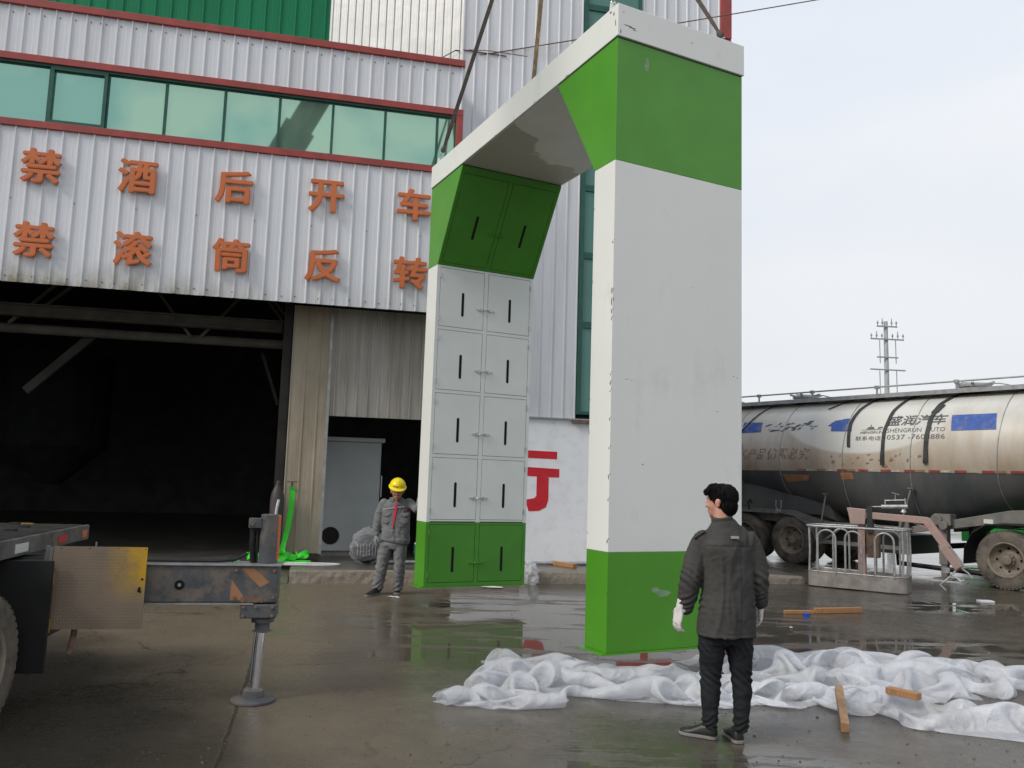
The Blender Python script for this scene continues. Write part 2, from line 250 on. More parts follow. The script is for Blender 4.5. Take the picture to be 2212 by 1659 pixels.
def ground_mat():
    m = bpy.data.materials.new('wet concrete yard'); m.use_nodes = True
    t = m.node_tree; n = t.nodes; l = t.links; b = n['Principled BSDF']
    g = n.new('ShaderNodeNewGeometry'); P = g.outputs['Position']
    def nz(scale, det=5, rough=.55, vec=P, mapsc=None):
        if mapsc:
            mm = n.new('ShaderNodeMapping'); mm.inputs['Scale'].default_value = mapsc; l.new(vec, mm.inputs[0]); vec = mm.outputs[0]
        x = n.new('ShaderNodeTexNoise'); x.inputs['Scale'].default_value = scale; x.inputs['Detail'].default_value = det; x.inputs['Roughness'].default_value = rough
        l.new(vec, x.inputs['Vector']); return x.outputs[0]
    def rng(s, a, b_, c=0, d=1):
        x = n.new('ShaderNodeMapRange'); x.inputs[1].default_value = a; x.inputs[2].default_value = b_; x.inputs[3].default_value = c; x.inputs[4].default_value = d
        l.new(s, x.inputs[0]); return x.outputs[0]
    def mth(op, a, b_=None, c=None, clamp=False):
        x = n.new('ShaderNodeMath'); x.operation = op; x.use_clamp = clamp
        for i, v in enumerate((a, b_, c)):
            if v is None: continue
            if isinstance(v, (int, float)): x.inputs[i].default_value = v
            else: l.new(v, x.inputs[i])
        return x.outputs[0]
    def mixc(f, a, b_):
        x = n.new('ShaderNodeMixRGB')
        for i, v in enumerate((f, a, b_)):
            if isinstance(v, (int, float)): x.inputs[i].default_value = v
            elif isinstance(v, tuple): x.inputs[i].default_value = (*v, 1)
            else: l.new(v, x.inputs[i])
        return x.outputs[0]
    sp = n.new('ShaderNodeSeparateXYZ'); l.new(P, sp.inputs[0]); X, Y = sp.outputs[0], sp.outputs[1]
    warp = nz(.9, 5, .6)
    wp = mth('MULTIPLY_ADD', warp, 2.4, -1.2)
    def pud(cx, cy, rx, ry):
        dx = mth('DIVIDE', mth('SUBTRACT', X, cx), rx); dy = mth('DIVIDE', mth('SUBTRACT', Y, cy), ry)
        d = mth('ADD', mth('MULTIPLY', dx, dx), mth('MULTIPLY', dy, dy))
        return rng(mth('ADD', d, wp), .6, 1.35, 1, 0)
    puds = [pud(1.1, 9.8, 3.1, 3.4), pud(1.1, 5.0, 1.4, .8), pud(5.2, 9.2, 2.6, .8), pud(7.5, 12.6, 2.6, .7), pud(12.5, 24, 7, 8)]
    w = puds[0]
    for p_ in puds[1:]: w = mth('MAXIMUM', w, p_)
    # spots of rough concrete standing out of the water, long tyre-drawn streaks
    islands = rng(nz(1.3, 8, .7, mapsc=(.5, 2.2, 1)), .54, .70)
    w = mth('MULTIPLY', w, mth('SUBTRACT', 1, mth('MULTIPLY', islands, .8)))
    damp = rng(nz(.55, 6, .6), .35, .62)
    right = rng(X, -2.2, 1.2)
    base = mixc(rng(nz(3.2, 8, .65), .35, .65), (.056, .048, .038), (.098, .083, .064))
    base = mixc(mth('MULTIPLY', rng(nz(.8, 6, .6, mapsc=(.35, 1.6, 1)), .5, .68), .6), base, (.045, .042, .037))
    base = mixc(mth('MULTIPLY', rng(nz(9, 8, .75, mapsc=(.5, 2, 1)), .63, .72), .5), base, (.26, .235, .2))
    # silt washed into the left part of the yard is browner
    base = mixc(mth('MULTIPLY', mth('SUBTRACT', 1, right), .75), base, (.18, .143, .103))
    left_shade = mth('MULTIPLY', rng(mth('ADD', mth('MULTIPLY', Y, .9), mth('ADD', X, wp)), 3.9, 2.9), mth('SUBTRACT', 1, rng(X, -1.7, -.9)))  # near left yard: shadow zone and a darker slab, painted into the colour
    base = mixc(mth('MULTIPLY', left_shade, .75), base, (.026, .025, .021))
    # tyre tracks in the silt
    wv = n.new('ShaderNodeTexWave'); wv.inputs['Scale'].default_value = 3.2; wv.inputs['Distortion'].default_value = 3; wv.inputs['Detail'].default_value = 2
    mpw = n.new('ShaderNodeMapping'); mpw.inputs['Rotation'].default_value = (0, 0, R(70)); l.new(P, mpw.inputs[0]); l.new(mpw.outputs[0], wv.inputs['Vector'])
    trk = mth('MULTIPLY', mth('MULTIPLY', rng(wv.outputs[0], .55, .9), rng(nz(.6, 3), .5, .6)), mth('SUBTRACT', 1, right))
    base = mixc(mth('MULTIPLY', trk, .12), base, (.05, .042, .03))
    # joints between the slabs
    def joint(ax, ay, bx, by, wd=.012):
        ln = math.hypot(bx-ax, by-ay); nx_, ny_ = -(by-ay)/ln, (bx-ax)/ln
        d = mth('ADD', mth('MULTIPLY', mth('SUBTRACT', X, ax), nx_), mth('MULTIPLY', mth('SUBTRACT', Y, ay), ny_))
        d = mth('ABSOLUTE', mth('ADD', d, mth('MULTIPLY_ADD', nz(6, 4), .05, -.025)))
        return rng(d, wd*.6, wd*1.6, 1, 0)
    a1, a2 = gnd(468, 1650), gnd(556, 1400)
    b1, b2 = gnd(1960, 1290), gnd(2212, 1352)
    vc = n.new('ShaderNodeTexVoronoi'); vc.feature = 'DISTANCE_TO_EDGE'; vc.inputs['Scale'].default_value = .55
    wn = n.new('ShaderNodeTexNoise'); wn.inputs['Scale'].default_value = 1.6; wn.inputs['Detail'].default_value = 6; l.new(P, wn.inputs['Vector'])
    wv2 = n.new('ShaderNodeVectorMath'); wv2.operation = 'MULTIPLY_ADD'; l.new(wn.outputs['Color'], wv2.inputs[0]); wv2.inputs[1].default_value = (1.2, 1.2, 0); l.new(P, wv2.inputs[2]); l.new(wv2.outputs[0], vc.inputs['Vector'])
    crk = mth('MULTIPLY', rng(vc.outputs[0], .004, .012, 1, 0), rng(nz(.35, 3), .50, .58))
    base = mixc(mth('MULTIPLY', crk, .6), base, (.03, .027, .022))
    j = mth('MAXIMUM', joint(a1.x, a1.y, a2.x, a2.y), joint(b1.x, b1.y, b2.x, b2.y, .02))
    base = mixc(mth('MULTIPLY', j, .7), base, (.03, .027, .022))
    base = mixc(mth('MULTIPLY', w, .35), base, (.06, .058, .05))
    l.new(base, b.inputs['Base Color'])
    rough_dry = mixc(damp, (.42, .42, .42), (.24, .24, .24))
    sepr = n.new('ShaderNodeSeparateColor'); l.new(rough_dry, sepr.inputs[0])
    fine = rng(nz(14, 6, .7), .35, .7, -.06, .1)
    rr = mth('ADD', sepr.outputs[0], fine)
    rr = mth('SUBTRACT', rr, mth('MULTIPLY', right, .07))
    rgh = n.new('ShaderNodeMix'); l.new(w, rgh.inputs[0]); l.new(rr, rgh.inputs[2]); rgh.inputs[3].default_value = .035
    l.new(rgh.outputs[0], b.inputs['Roughness'])
    b.inputs['Specular IOR Level'].default_value = .5; b.inputs['IOR'].default_value = 1.4
    h = mth('ADD', mth('MULTIPLY', nz(26, 8, .7), .5), mth('MULTIPLY', nz(2.3, 5, .6), 1.4))
    h = mth('MULTIPLY', h, mth('SUBTRACT', 1, mth('MULTIPLY', w, .985)))
    h = mth('SUBTRACT', h, mth('MULTIPLY', j, .8))
    h = mth('SUBTRACT', h, mth('MULTIPLY', trk, .08))
    bm_ = n.new('ShaderNodeBump'); bm_.inputs['Strength'].default_value = .9; bm_.inputs['Distance'].default_value = .0075
    l.new(h, bm_.inputs['Height']); l.new(bm_.outputs[0], b.inputs['Normal'])
    return m
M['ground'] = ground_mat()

def sheet_mat(name, a=.62, dirtamt=.25):
    m = bpy.data.materials.new(name); m.use_nodes = True
    t = m.node_tree; n = t.nodes; l = t.links; b = n['Principled BSDF']; out = n['Material Output']
    b.inputs['Base Color'].default_value = (.82, .83, .87, 1); b.inputs['Roughness'].default_value = .28; b.inputs['Specular IOR Level'].default_value = .6
    g = n.new('ShaderNodeTexCoord')
    d = n.new('ShaderNodeTexNoise'); d.inputs['Scale'].default_value = 2.2; d.inputs['Detail'].default_value = 8; l.new(g.outputs['Object'], d.inputs['Vector'])
    dr = n.new('ShaderNodeMapRange'); dr.inputs[1].default_value = .56; dr.inputs[2].default_value = .72; dr.inputs[4].default_value = dirtamt; l.new(d.outputs[0], dr.inputs[0])
    mi = n.new('ShaderNodeMixRGB'); mi.inputs[1].default_value = (.82, .83, .87, 1); mi.inputs[2].default_value = (.42, .38, .33, 1); l.new(dr.outputs[0], mi.inputs[0]); l.new(mi.outputs[0], b.inputs['Base Color'])
    v = n.new('ShaderNodeTexVoronoi'); v.inputs['Scale'].default_value = 95; l.new(g.outputs['UV'], v.inputs['Vector'])
    nz = n.new('ShaderNodeTexNoise'); nz.inputs['Scale'].default_value = 14; nz.inputs['Detail'].default_value = 5; l.new(g.outputs['Object'], nz.inputs['Vector'])
    nw = n.new('ShaderNodeTexNoise'); nw.inputs['Scale'].default_value = 3; nw.inputs['Detail'].default_value = 3; l.new(g.outputs['Object'], nw.inputs['Vector'])
    wv = n.new('ShaderNodeVectorMath'); wv.operation = 'MULTIPLY_ADD'; l.new(nw.outputs['Color'], wv.inputs[0]); wv.inputs[1].default_value = (.5, .5, .5); l.new(g.outputs['Object'], wv.inputs[2])
    cv = n.new('ShaderNodeTexVoronoi'); cv.feature = 'DISTANCE_TO_EDGE'; cv.inputs['Scale'].default_value = 7; l.new(wv.outputs[0], cv.inputs['Vector'])
    cc = n.new('ShaderNodeMapRange'); cc.inputs[1].default_value = 0; cc.inputs[2].default_value = .35; cc.inputs[3].default_value = 3; cc.inputs[4].default_value = 0; l.new(cv.outputs[0], cc.inputs[0])
    a0 = n.new('ShaderNodeMath'); a0.operation = 'ADD'; l.new(v.outputs[0], a0.inputs[0]); l.new(cc.outputs[0], a0.inputs[1])
    ad = n.new('ShaderNodeMath'); ad.operation = 'MULTIPLY_ADD'; l.new(nz.outputs[0], ad.inputs[0]); ad.inputs[1].default_value = 1.2; l.new(a0.outputs[0], ad.inputs[2])
    bu = n.new('ShaderNodeBump'); bu.inputs['Distance'].default_value = .004; bu.inputs['Strength'].default_value = .8; l.new(ad.outputs[0], bu.inputs['Height']); l.new(bu.outputs[0], b.inputs['Normal'])
    tl = n.new('ShaderNodeBsdfTranslucent'); tl.inputs[0].default_value = (.85, .86, .9, 1)
    m1 = n.new('ShaderNodeMixShader'); m1.inputs[0].default_value = .35; l.new(b.outputs[0], m1.inputs[1]); l.new(tl.outputs[0], m1.inputs[2])
    tr = n.new('ShaderNodeBsdfTransparent'); tr.inputs[0].default_value = (.95, .95, .96, 1)
    m2 = n.new('ShaderNodeMixShader'); m2.inputs[0].default_value = a; l.new(tr.outputs[0], m2.inputs[1]); l.new(m1.outputs[0], m2.inputs[2])
    l.new(m2.outputs[0], out.inputs[0])
    return m
M['sheet'] = sheet_mat('milky bubble film', .58)
M['sheet2'] = sheet_mat('muddy bubble film', .78, .6)
M['film'] = sheet_mat('clear wrapping film', .22, 0)
M['tape'] = sheet_mat('clear tape', .3, 0)

# ------------------------------------------------------------------ helpers: meshes
class MB:
    def __init__(s): s.v = []; s.f = []; s.mi = []; s.cur = 0; s.uv = None
    def add(s, vs, fs):
        o = len(s.v); s.v += [Vector(v) for v in vs]; s.f += [[i+o for i in f] for f in fs]; s.mi += [s.cur]*len(fs); return s
    def box(s, x0, x1, y0, y1, z0, z1, T=None):
        vs = [Vector(p) for p in ((x0, y0, z0), (x1, y0, z0), (x1, y1, z0), (x0, y1, z0), (x0, y0, z1), (x1, y0, z1), (x1, y1, z1), (x0, y1, z1))]
        if T: vs = [T @ v for v in vs]
        return s.add(vs, [(0, 3, 2, 1), (4, 5, 6, 7), (0, 1, 5, 4), (1, 2, 6, 5), (2, 3, 7, 6), (3, 0, 4, 7)])
    def bar(s, p, q, w, h, up=(0, 0, 1)):
        p, q = Vector(p), Vector(q); d = (q-p); L_ = d.length; d.normalize(); up = Vector(up)
        sd_ = d.cross(up)
        if sd_.length < 1e-4: sd_ = d.cross(Vector((1, 0, 0)))
        sd_.normalize(); u = sd_.cross(d).normalized()
        T = Matrix((sd_, d, u)).transposed().to_4x4(); T.translation = p
        return s.box(-w/2, w/2, 0, L_, -h/2, h/2, T)
    def tube(s, pts, r, seg=10, cap=True):
        pts = [Vector(p) for p in pts]; n = len(pts); rs = r if isinstance(r, (list, tuple)) else [r]*n
        ref = None; rings = []
        for i in range(n):
            t = (pts[min(i+1, n-1)]-pts[max(i-1, 0)]).normalized()
            if ref is None:
                ref = t.cross(Vector((0, 0, 1)));
                if ref.length < .05: ref = t.cross(Vector((1, 0, 0)))
            ref = (ref-t*ref.dot(t)).normalized(); bi = t.cross(ref)
            rings.append([pts[i]+(ref*math.cos(a)+bi*math.sin(a))*rs[i] for a in [2*math.pi*k/seg for k in range(seg)]])
        vs = [v for rg in rings for v in rg]
        fs = [(i*seg+k, i*seg+(k+1) % seg, (i+1)*seg+(k+1) % seg, (i+1)*seg+k) for i in range(n-1) for k in range(seg)]
        if cap: fs += [tuple(range(seg))[::-1], tuple((n-1)*seg+k for k in range(seg))]
        return s.add(vs, fs)
    def lathe(s, prof, o, ax, seg=28, cap=True):
        """prof: (distance along axis, radius)"""
        o = Vector(o); ax = Vector(ax).normalized(); a = ax.cross(Vector((0, 0, 1)))
        if a.length < .05: a = ax.cross(Vector((1, 0, 0)))
        a.normalize(); b = ax.cross(a)
        vs = [o+ax*h+(a*math.cos(t)+b*math.sin(t))*r for h, r in prof for t in [2*math.pi*k/seg for k in range(seg)]]
        n = len(prof)
        fs = [(i*seg+k, i*seg+(k+1) % seg, (i+1)*seg+(k+1) % seg, (i+1)*seg+k) for i in range(n-1) for k in range(seg)]
        if cap and prof[0][1] > 1e-5: fs.append(tuple(range(seg))[::-1])
        if cap and prof[-1][1] > 1e-5: fs.append(tuple((n-1)*seg+k for k in range(seg)))
        return s.add(vs, fs)
    def prism(s, poly, d):
        n = len(poly); d = Vector(d); vs = [Vector(p) for p in poly]+[Vector(p)+d for p in poly]
        return s.add(vs, [tuple(range(n))[::-1], tuple(range(n, 2*n))]+[(i, (i+1) % n, n+(i+1) % n, n+i) for i in range(n)])
    def build(s, name, m, parent=None, smooth=False, bevel=0, loc=None, rz=0):
        me = bpy.data.meshes.new(name)
        if loc is not None:
            T = (Matrix.Translation(Vector(loc)) @ Matrix.Rotation(rz, 4, 'Z')).inverted(); s.v = [T @ v for v in s.v]
        me.from_pydata(s.v, [], s.f)
        ms = m if isinstance(m, (list, tuple)) else [m]
        for q in ms: me.materials.append(M[q] if isinstance(q, str) else q)
        if len(ms) > 1: me.polygons.foreach_set('material_index', s.mi)
        bm = bmesh.new(); bm.from_mesh(me)
        bmesh.ops.recalc_face_normals(bm, faces=bm.faces)
        if bevel:
            es = [e for e in bm.edges if len(e.link_faces) == 2 and e.calc_face_angle(0) > R(35)]
            bmesh.ops.bevel(bm, geom=es, offset=bevel, segments=2, profile=.5, affect='EDGES', clamp_overlap=True)
        if smooth:
            for f in bm.faces: f.smooth = True
            for e in bm.edges:
                if len(e.link_faces) == 2 and e.calc_face_angle(0) > R(38): e.smooth = False
        bm.to_mesh(me); bm.free()
        o = bpy.data.objects.new(name, me); COL.objects.link(o)
        if parent is not None: o.parent = parent
        if loc is not None: o.location = loc; o.rotation_euler = (0, 0, rz)
        return o

def tag(o, label, cat, group=None, kind=None):
    if label: o['label'] = label
    if cat: o['category'] = cat
    if group: o['group'] = group
    if kind: o['kind'] = kind
    return o
def thing(name, label, cat, loc=(0, 0, 0), rz=0, group=None, rot=None):
    o = bpy.data.objects.new(name, None); COL.objects.link(o); o.empty_display_size = .2
    if rot is not None:
        m4 = rot.to_4x4(); m4.translation = loc; o.matrix_world = m4
    else:
        o.location = loc; o.rotation_euler = (0, 0, rz)
    return tag(o, label, cat, group)
def structure(o): o['kind'] = 'structure'; return o
def cp(o, parent=None):
    c = o.copy(); COL.objects.link(c)
    if parent is not None: c.parent = parent
    return c
def copy_tree(o, parent=None):
    c = cp(o, parent)
    for ch in list(o.children): copy_tree(ch, c)
    return c

def text_verts(body, size, offset=0., extrude=0., res=2):
    cu = bpy.data.curves.new('txt', 'FONT'); cu.body = body; cu.size = size; cu.offset = offset*size; cu.extrude = extrude; cu.resolution_u = res
    o = bpy.data.objects.new('txt', cu); COL.objects.link(o); bpy.context.view_layer.update()
    me = bpy.data.meshes.new_from_object(o.evaluated_get(bpy.context.evaluated_depsgraph_get()))
    vs = [v.co.copy() for v in me.vertices]; fs = [tuple(p.vertices) for p in me.polygons]
    bpy.data.objects.remove(o); bpy.data.curves.remove(cu); bpy.data.meshes.remove(me)
    return vs, fs

# ------------------------------------------------------------------ ground
g = MB()
xs = [-600, -60, -20, 0, 20, 60, 600]
g.add([(-900, -60, 0), (900, -60, 0), (900, 1500, 0), (-900, 1500, 0)], [(0, 1, 2, 3)])
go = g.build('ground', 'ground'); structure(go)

# ------------------------------------------------------------------ factory building (local x = along the wall, y = into it)
WAZ = .2204
WO = Vector((-3.235, 14.443, 0))
bld = thing('factory_building', 'grey corrugated batching hall with red trims, green windows and orange lettering', 'building', WO, WAZ)
PITCHR = .2385
def corrugated(x0, x1, z0, z1, y=0, phase=0., T=None, pitch=PITCHR, h=.024, zs=1):
    """ribbed sheet facing -y"""
    prof = []
    k = math.floor((x0-phase)/pitch)
    prof.append((x0, 0))
    while phase+k*pitch < x1+pitch:
        c = phase+k*pitch
        for dx, d in ((-.021, 0), (-.009, h), (.009, h), (.021, 0), (.075, 0), (.081, .0012), (.093, .0012), (.099, 0), (.140, 0), (.146, .0012), (.158, .0012), (.164, 0)):
            x = c+dx
            if x0 < x < x1: prof.append((x, d))
        k += 1
    prof.append((x1, 0))
    b = MB(); n = len(prof); vs = []
    for iz in range(zs+1):
        z = z0+(z1-z0)*iz/zs
        for x, d in prof: vs.append(Vector((x, y-d, z)))
    if T: vs = [T @ v for v in vs]
    b.add(vs, [(iz*n+i, iz*n+i+1, (iz+1)*n+i+1, (iz+1)*n+i) for iz in range(zs) for i in range(n-1)])
    return b
FY = -.80                      # the fascia stands proud of the wall below
XL = -15.0
XR = 2.06
TX = 2.13
FP = PITCHR*.969
corrugated(XL, XR, 4.55, 7.07, FY, -4.165, pitch=FP).build('fascia_panel', 'siding_mud', bld)
corrugated(XL, XR, 8.26, 9.095, FY, -4.205, pitch=FP).build('fascia_panel', 'siding', bld)
def bandbox(x0, x1, z0, z1, y0=FY-.05, y1=FY+.05):
    return MB().box(x0, x1, y0, y1, z0, z1)
bandbox(XL, XR+.02, 7.065, 7.182).build('sill_band', 'trim', bld, bevel=.006)
bandbox(XL, XR+.02, 8.160, 8.276).build('head_band', 'trim', bld, bevel=.006)
bandbox(XL, XR+.02, 9.09, 9.21, FY-.055, FY+.3).build('parapet_band', 'trim', bld, bevel=.006)
bandbox(XR-.10, XR+.02, 7.184, 8.158, FY-.048, FY+.05).build('corner_band', 'trim', bld, bevel=.006)
MB().box(XL, XR, FY+.01, .6, 6.86, 7.06).build('fascia_return', 'dark_in', bld)
MB().box(XR-.03, XR-.002, FY+.003, -.003, 4.55, 9.08).build('fascia_return', 'siding', bld)
# screws on the fascia
b = MB(); b.lathe([(0, .011), (.012, .011)], (0, 0, 0), (0, -1, 0), 6)
scr = b.build('screw', 'rust', bld); scr.location = (-4.0, FY, 8.97)
for k in range(-8, 27):
    x = -4.205+k*FP+.06
    if x < XR-.05:
        q = cp(scr, bld); q.location = (x, FY, 8.97+.012*math.sin(k*3.1))
        q = cp(scr, bld); q.location = (x+.05*math.sin(k), FY, 4.65+.01*math.sin(k*1.7))
        if k % 4 == 0: q = cp(scr, bld); q.location = (x, FY, 5.89)
# ribbon windows
mull = [m_*.969 for m_ in (-14.3, -13.35, -12.4, -11.45, -10.5, -9.55, -8.6, -7.7, -6.73, -5.76, -4.82, -3.93, -3.0, -2.04, -1.12, -.2, .73, 1.68)]+[XR-.10]
for i in range(len(mull)-1):
    x0, x1 = mull[i], mull[i+1]; sash = (i in (10, 6, 7)); t = .055 if sash else .022; e = .035 if sash else 0
    f = MB(); ya, yb = FY+.02-e, FY+.07
    z0, z1 = 7.184, 8.158
    f.box(x0, x0+t, ya, yb, z0, z1); f.box(x1-t, x1-.001, ya, yb, z0, z1)
    f.box(x0+t, x1-t, ya, yb, z1-t-.02, z1); f.box(x0+t, x1-t, ya, yb, z0, z0+t)
    w = f.build('window', 'frame_green', bld)
    MB().box(x0+t, x1-t, FY+.045, FY+.055, z0+t, z1-t-.02).build('pane', 'pane', w)
# dark green strip above the panes, just under the head band
MB().box(XL, XR-.10, FY-.012, FY+.02, 8.125, 8.161).build('window_head', 'frame_green', bld)
# orange characters
chars = [('禁', -4.65, 6.43), ('酒', -3.22, 6.42), ('后', -1.72, 6.41), ('开', -.22, 6.41), ('车', 1.27, 6.42),
         ('禁', -4.65, 5.23), ('滚', -3.20, 5.22), ('筒', -1.70, 5.24), ('反', -.21, 5.21), ('转', 1.26, 5.20)]
for ch, x, z in chars:
    vs, fs = text_verts(ch, .66, 0, .02, 3)
    cx = (min(v.x for v in vs)+max(v.x for v in vs))/2; cy = (min(v.y for v in vs)+max(v.y for v in vs))/2
    sx_ = .555/(max(v.x for v in vs)-min(v.x for v in vs)); sy_ = .535/(max(v.y for v in vs)-min(v.y for v in vs))
    b = MB()
    for k in range(9):      # the strokes are thickened by overlapping copies, each a hair deeper
        dx, dz = (0, 0) if k == 0 else (.021*math.cos(k*math.pi/4), .014*math.sin(k*math.pi/4))
        b.add([Vector((x+dx+(v.x-cx)*sx_, FY-.075-v.z+.0006*k, z+dz+(v.y-cy)*sy_)) for v in vs], fs)
    b.build('sign_character', 'orange', bld)
# tower face, facet, green wall
corrugated(TX+.001, 4.555, 2.88, 17, 0, 2.15).build('tower_siding', 'siding', bld)
corrugated(5.78, 7.50, 2.88, 17, 0, 5.82).build('tower_siding', 'siding', bld)
MB().box(TX, 4.55, .02, .10, 2.90, 17).box(5.79, 7.5, .02, .1, 2.9, 17).build('tower_backing', 'dark_in', bld)
# lap joints of the sheets
MB().box(TX+.01, 3.2, -.0275, -.0005, 8.04, 8.046).build('lap_joint', 'rust', bld)
MB().box(TX+.01, 3.0, -.0275, -.0005, 9.86, 9.866).build('lap_joint', 'rust', bld)
MB().box(7.50, 7.74, -.06, .3, .2, 10.9).box(7.50, 7.745, -.065, .3, 10.92, 17).build('corner_band', 'trim', bld, bevel=.008)
MB().box(7.70, 7.73, .3, 16, .2, 17).build('side_wall', 'siding', bld)
fx1, fy1 = -.40, 1.9
ang = math.atan2(fy1, TX-fx1); flen = math.hypot(fy1, TX-fx1)
T = Matrix.Translation((fx1, fy1, 0)) @ Matrix.Rotation(-ang, 4, 'Z')
corrugated(0, flen, 9.0, 17, 0, .06, T, pitch=.19).build('facet_siding', 'siding_white', bld)
b = MB(); b.add([T @ Vector(p) for p in ((flen-1.05, -.035, 9.60), (flen-.55, -.055, 9.72), (flen-.10, -.06, 9.86), (flen-.02, -.03, 9.84), (flen-.02, -.03, 9.82), (flen-.12, -.055, 9.835), (flen-.56, -.05, 9.70), (flen-1.05, -.03, 9.59))], [(0, 1, 6, 7), (1, 2, 5, 6), (2, 3, 4, 5)])
b.add([T @ Vector(p) for p in ((flen-.16, -.04, 9.60), (flen-.04, -.04, 9.66), (flen-.02, -.035, 9.52), (flen-.10, -.04, 9.56), (flen-.20, -.04, 9.50))], [(0, 1, 2, 3, 4)])
b.build('torn_edge', 'black', bld)
corrugated(XL, fx1, 9.0, 17, fy1, .1, pitch=.30).build('green_siding', 'siding_green', bld)
MB().box(XL, 7.6, fy1+.05, fy1+.1, 9.12, 17).build('upper_backing', 'dark_in', bld)
MB().box(XL, XR-.02, FY+.30, fy1+.04, 9.02, 9.08).build('roof', 'siding', bld)
# vertical window strip of the tower
zs = [2.97, 4.69, 6.05, 7.40, 8.72, 10.0, 11.15, 12.4, 13.7, 15.0, 17.0]
for i in range(len(zs)-1):
    f = MB(); x0, x1, z0, z1 = 4.56, 5.775, zs[i], zs[i+1]-.002; t = .06
    f.box(x0, x0+t+.03, -.035, .05, z0, z1); f.box(x1-t, x1, -.035, .05, z0, z1)
    f.box(x0+t+.03, x1-t, -.03, .05, z0, z0+t); f.box(x0+t+.03, x1-t, -.03, .05, z1-t, z1)
    w = f.build('window', 'frame_green', bld)
    MB().box(x0+t+.03, x1-t, .0, .01, z0+t, z1-t).build('pane', 'pane_dark', w)
# base wall, white, with red painted characters
WX0 = 2.35
MB().box(WX0, 7.68, .0, .22, .2, 2.86).build('base_wall', 'whitewall', bld)
MB().box(WX0, 7.7, -.06, .0, 2.86, 2.885).build('drip_edge', 'rail', bld)
b = MB(); b.box(4.50, 4.95, -.09, -.002, 2.80, 2.855); b.build('bracket', 'rust', bld)
def wallpoly(b, pts, y=-.004):
    b.prism([Vector((x, y, z)) for x, z in pts], (0, .003, 0))
b = MB()   # 行 : the two left strokes are behind the arch
for pts in ([(3.40, 2.26), (4.22, 2.25), (4.22, 2.11), (3.40, 2.12)], [(3.38, 1.96), (4.27, 1.93), (4.27, 1.77), (3.38, 1.79)],
            [(3.84, 1.78), (4.07, 1.77), (4.07, 1.35), (4.03, 1.22), (3.90, 1.15), (3.70, 1.14), (3.63, 1.35), (3.80, 1.38), (3.84, 1.42)],
            [(3.30, 2.50), (3.42, 2.38), (3.05, 2.02), (2.95, 2.14)], [(3.32, 2.06), (3.42, 1.92), (3.00, 1.55), (2.90, 1.66)], [(3.02, 1.60), (3.16, 1.74), (3.16, 1.14), (3.02, 1.14)]):
    wallpoly(b, pts)
b.build('painted_character', 'redpaint', bld)
b = MB()
for pts in ([(5.55, 2.25), (6.5, 2.23), (6.5, 2.08), (5.55, 2.10)], [(5.45, 1.72), (6.55, 1.70), (6.55, 1.55), (5.45, 1.57)],
            [(5.92, 2.081), (6.07, 2.08), (6.07, 1.71), (5.92, 1.71)], [(5.92, 1.549), (6.07, 1.549), (6.07, 1.15), (5.92, 1.15)], [(6.071, 2.0), (6.5, 1.98), (6.5, 1.88), (6.071, 1.9)]):
    wallpoly(b, pts)
b.build('painted_character', 'redpaint', bld)
# recessed wall beside the hall mouth
corrugated(.0, WX0+.6, 2.73, 4.66, .0, .1, pitch=.19).build('lintel_siding', 'siding_low', bld)
MB().box(.0, WX0+.7, .02, .08, 2.74, 4.9).build('lintel_backing', 'dark_in', bld)
# sliding door leaf in front of the jamb: a steel sheet with broad flutes
b = corrugated(-.665, -.02, .34, 4.66, -.02, -.66, pitch=.235, h=.012); b.build('sliding_door', 'door_panel', bld)
b = MB().box(-.67, .0, -.015, .03, .36, 4.66); b.build('door_core', 'siding_low', bld)
MB().box(-.03, .02, -.05, -.016, .33, 4.6).build('door_edge', 'rail', bld)
MB().tube([(-.62, -.10, 1.56), (-.44, -.10, 1.56)], .010, 6).tube([(-.53, -.10, 1.56), (-.53, -.03, 1.42)], .014, 6).build('door_hook', 'rust', bld)
MB().box(-.84, -.69, .10, .3, .2, 9).build('jamb_post', 'brace_in', bld)
# hall shell: floor, back, sides, roof - closed so that its inside is dark
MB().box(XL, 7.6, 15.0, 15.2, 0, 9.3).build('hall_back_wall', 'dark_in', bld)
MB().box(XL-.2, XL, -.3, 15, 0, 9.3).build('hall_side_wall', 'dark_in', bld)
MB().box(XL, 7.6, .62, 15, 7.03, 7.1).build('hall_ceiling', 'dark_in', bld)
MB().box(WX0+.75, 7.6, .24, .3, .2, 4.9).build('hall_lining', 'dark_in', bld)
MB().box(1.95, 2.2, .5, .75, .2, 4.6).build('inner_post', 'beam_in', bld)
MB().bar((2.08, .45, 1.35), (2.75, .45, 2.0), .10, .06).build('brace', 'beam_in', bld)
# hall trusses just inside the mouth
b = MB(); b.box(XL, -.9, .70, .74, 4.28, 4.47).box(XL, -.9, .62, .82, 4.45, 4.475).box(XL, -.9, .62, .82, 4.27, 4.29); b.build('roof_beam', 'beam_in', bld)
MB().tube([(XL, .95, 4.08), (-.85, .95, 4.08)], .085, 12).build('tie_tube', 'beam_in', bld)
for (x0, z0, x1, z1) in ((-5.5, 4.15, -4.7, 5.0), (-5.0, 4.45, -4.3, 5.1), (-3.2, 5.0, -2.5, 4.1), (-2.35, 4.1, -1.6, 5.0), (-1.3, 5.0, -.75, 4.3), (-1.1, 4.9, -.7, 4.4), (-9, 4.1, -8, 5.2), (-8, 5.2, -7, 4.1), (-7, 4.1, -6, 5.2)):
    MB().bar((x0, .88, z0), (x1, .88, z1), .06, .05).build('truss_web', 'beam_in', bld)
MB().bar((-4.20, 1.1, 4.05), (-5.2, 1.1, 3.0), .10, .14).build('brace', 'brace_in', bld)
